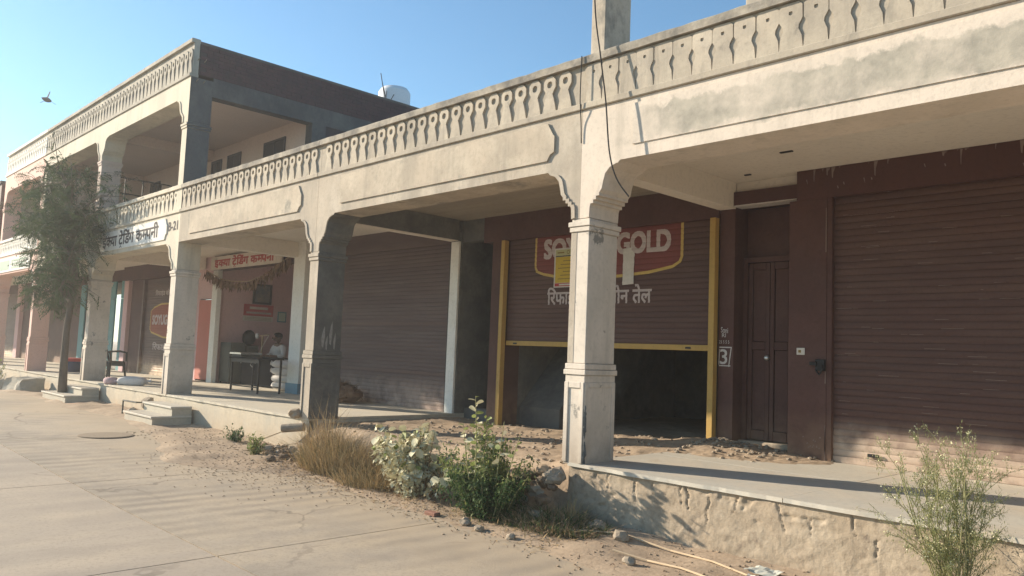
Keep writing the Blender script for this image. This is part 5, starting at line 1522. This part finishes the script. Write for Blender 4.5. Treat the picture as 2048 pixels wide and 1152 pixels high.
for i in range(220):
    p = Vector((-10.5 + random.gauss(0, .4), -.42 + random.gauss(0, .18), gz(-10.5) + random.uniform(.02, .16))); q = p + Vector((random.gauss(0, .12), random.gauss(0, .12), random.gauss(0, .05))); s_ = rv() * .006
    mb.poly([p - s_, p + s_, q])
tag(mb.build('twigs', dry_twig, DB), kind='stuff')
tag(MB().tube([(-11.1, -.55, gz(-11) + .12), (-10.6, -.3, -.2)], .008, 5).build('twig', dry_twig), 'thin stick leaning up to the pipe stub', 'stick')
singles = [(-4.75, -.22, .075, 'brown stone close to the plinth, upper of the two beside the eroded wall'), (-4.35, -.38, .07, 'dark stone on the dirt where the long reed begins'), (-3.88, -.88, .05, 'pale chip of stone on the dirt by the short reed'),
           (-5.5, -1.02, .045, 'small brown pebble on the road edge below the shadowed weeds'), (-5.1, -1.0, .04, 'pebble right of the small brown pebble on the road edge'), (-5.75, -.98, .055, 'pale stone at the foot of the green shrub')]
for i, (x, y, s, lb_) in enumerate(singles):
    tag(MB().blob((x, y, verge_z(x, y) + s * .4), (s * 1.2, s, s * .75), i + 90, .5, 2, 1.3).build('stone', stone_m), lb_, 'stone', 'loose stones on the verge')
b = MB().box(-6.36, -6.19, -.99, -.91, verge_z(-6.3, -.95) - .015, verge_z(-6.3, -.95) + .03)
tag(b.build('brick', redbrick, bevel=.008), 'loose red brick lying in front of the green shrub', 'brick')
for pts, lab in (([(-4.95, -.52), (-4.4, -.30), (-3.9, -.28), (-3.45, -.36), (-3.0, -.50), (-2.6, -.7)], 'long pale reed curving along the foot of the eroded plinth'), ([(-4.15, -.75), (-3.85, -.68), (-3.5, -.72), (-3.2, -.80)], 'short pale reed in the dirt near the lower edge')):
    tag(MB().tube([(x, y, verge_z(x, y) + .018) for x, y in pts], [.008, .008, .008, .008] + [.007] * (len(pts) - 4), 6).build('reed', reed_m), lab, 'reed', 'reeds lying on the dirt')
mb = grid(-3.15, -2.9, -.42, -.22, 8, 6, lambda x, y: verge_z(x, y) + .03 + .03 * noise.noise(Vector((x * 14, y * 14, 3))))
tag(mb.build('plastic_packet', film_m), 'crumpled pale plastic packet on the dirt beside the plinth', 'packet')
mb = grid(-3.05, -2.95, -.58, -.48, 5, 5, lambda x, y: verge_z(x, y) + .03 + .04 * noise.noise(Vector((x * 24, y * 24, 3))))
tag(mb.build('plastic_packet', paper_white), 'small crumpled white wrapper below the pale packet', 'packet')

def scatter(name, label, n, fx, m, s0, s1, flat=.6):
    mb = MB()
    for i in range(n):
        x, y, z = fx()
        s = random.uniform(s0, s1)
        r = bmesh.ops.create_icosphere(mb.bm, subdivisions=1, radius=1)
        rr = Matrix.Rotation(random.uniform(0, 6.28), 3, 'Z')
        for v in r['verts']:
            v.co = Vector((x, y, z)) + rr @ Vector((v.co.x * s * random.uniform(.8, 1.5), v.co.y * s, v.co.z * s * flat))
    o = mb.build(name, m); tag(o, label, kind='stuff')
    o['category'] = name.replace('_', ' ')
    return o
def on_verge():
    x = random.uniform(-14, -1.5); y = -1.4 + 1.4 * random.random() ** .7
    return x, y, max(verge_z(x, y), gz(x)) + .004
scatter('gravel', 'scattered gravel and crumbs of soil along the dirt verge', 1100, on_verge, clod_m, .004, .014)
def clods():
    x = random.gauss(-9.6, 1.0); y = random.gauss(-1.55, .40)
    return x, y, max(verge_z(x, y) if y > -2.4 else -9, gz(x)) + .006
scatter('clods', 'brown clods trodden over the road in front of the dry grass', 480, clods, clod_m, .003, .011, .5)
def on_floor():
    x = random.uniform(-10.2, -5.4); y = random.uniform(.0, 3.0)
    return x, y, dirt_z(x, y) + .006
scatter('rubble', 'small rubble and lumps on the earth floor before the half-raised shutter', 420, on_floor, stone_m, .008, .032)
def on_heap():
    x = random.gauss(-5.0, .5); y = random.gauss(2.5, .35)
    return min(-3.8, max(-5.29, x)), min(2.8, max(1.4, y)), heap_z(min(-3.8, max(-5.29, x)), min(2.8, max(1.4, y))) + .008
scatter('rubble', 'broken chips in the sand drift at the panelled door', 160, on_heap, stone_m, .010, .035)
mb = MB()
for i in range(1000):
    x = random.uniform(-13, -2.2); y = -1.25 + 1.2 * random.random()
    if random.random() < .6: x = random.gauss(-7.6, 1.3)
    p = Vector((x, y, max(verge_z(x, y), gz(x)) + .012)); d = rv(); d.z *= .25
    leaf_quad(mb, p, d, Vector((0, 0, 1)), random.uniform(.02, .07), random.uniform(.006, .02))
for m_, n_ in ((straw, 2600), (dirt_dark, 1500)):
    m2 = MB()
    for i in range(n_):
        x = random.uniform(-10.2, -4.6); y = random.gauss(-.62, .24) + .05 * math.sin(x * 3)
        if y > -.08: continue
        p = Vector((x, y, max(verge_z(x, y), gz(x)) + .008)); d = rv(); d.z *= .3
        leaf_quad(m2, p, d, Vector((0, 0, 1)), random.uniform(.02, .09), random.uniform(.004, .016))
    o = tag(m2.build('straw_litter' if m_ is straw else 'plant_debris', m_), 'pale straw strewn round the feet of the shrubs and grass' if m_ is straw else 'dark crumbled plant debris on the soil round the shrubs', kind='stuff')
    o['category'] = 'litter'
o = tag(mb.build('leaf_litter', dead_leaf), 'dry leaf litter and straw bits strewn under the shrubs', kind='stuff'); o['category'] = 'leaf litter'

# ============================================================ haze volume added to lift the shadows and wash out the far left
hz = MB().box(-410, 310, -310, 310, -1.72, 13.5).build('haze', bpy.data.materials.new('haze_volume'))
tag(hz, 'pale haze added over the street to lift the shadows', kind='stuff')
hm = hz.data.materials[0]; hm.use_nodes = True
hm.node_tree.nodes.remove(hm.node_tree.nodes['Principled BSDF'])
pv = hm.node_tree.nodes.new('ShaderNodeVolumePrincipled')
pv.inputs['Color'].default_value = (.97, .96, .94, 1)
pv.inputs['Density'].default_value = .0023
pv.inputs['Anisotropy'].default_value = .35
hm.node_tree.links.new(pv.outputs[0], hm.node_tree.nodes['Material Output'].inputs['Volume'])
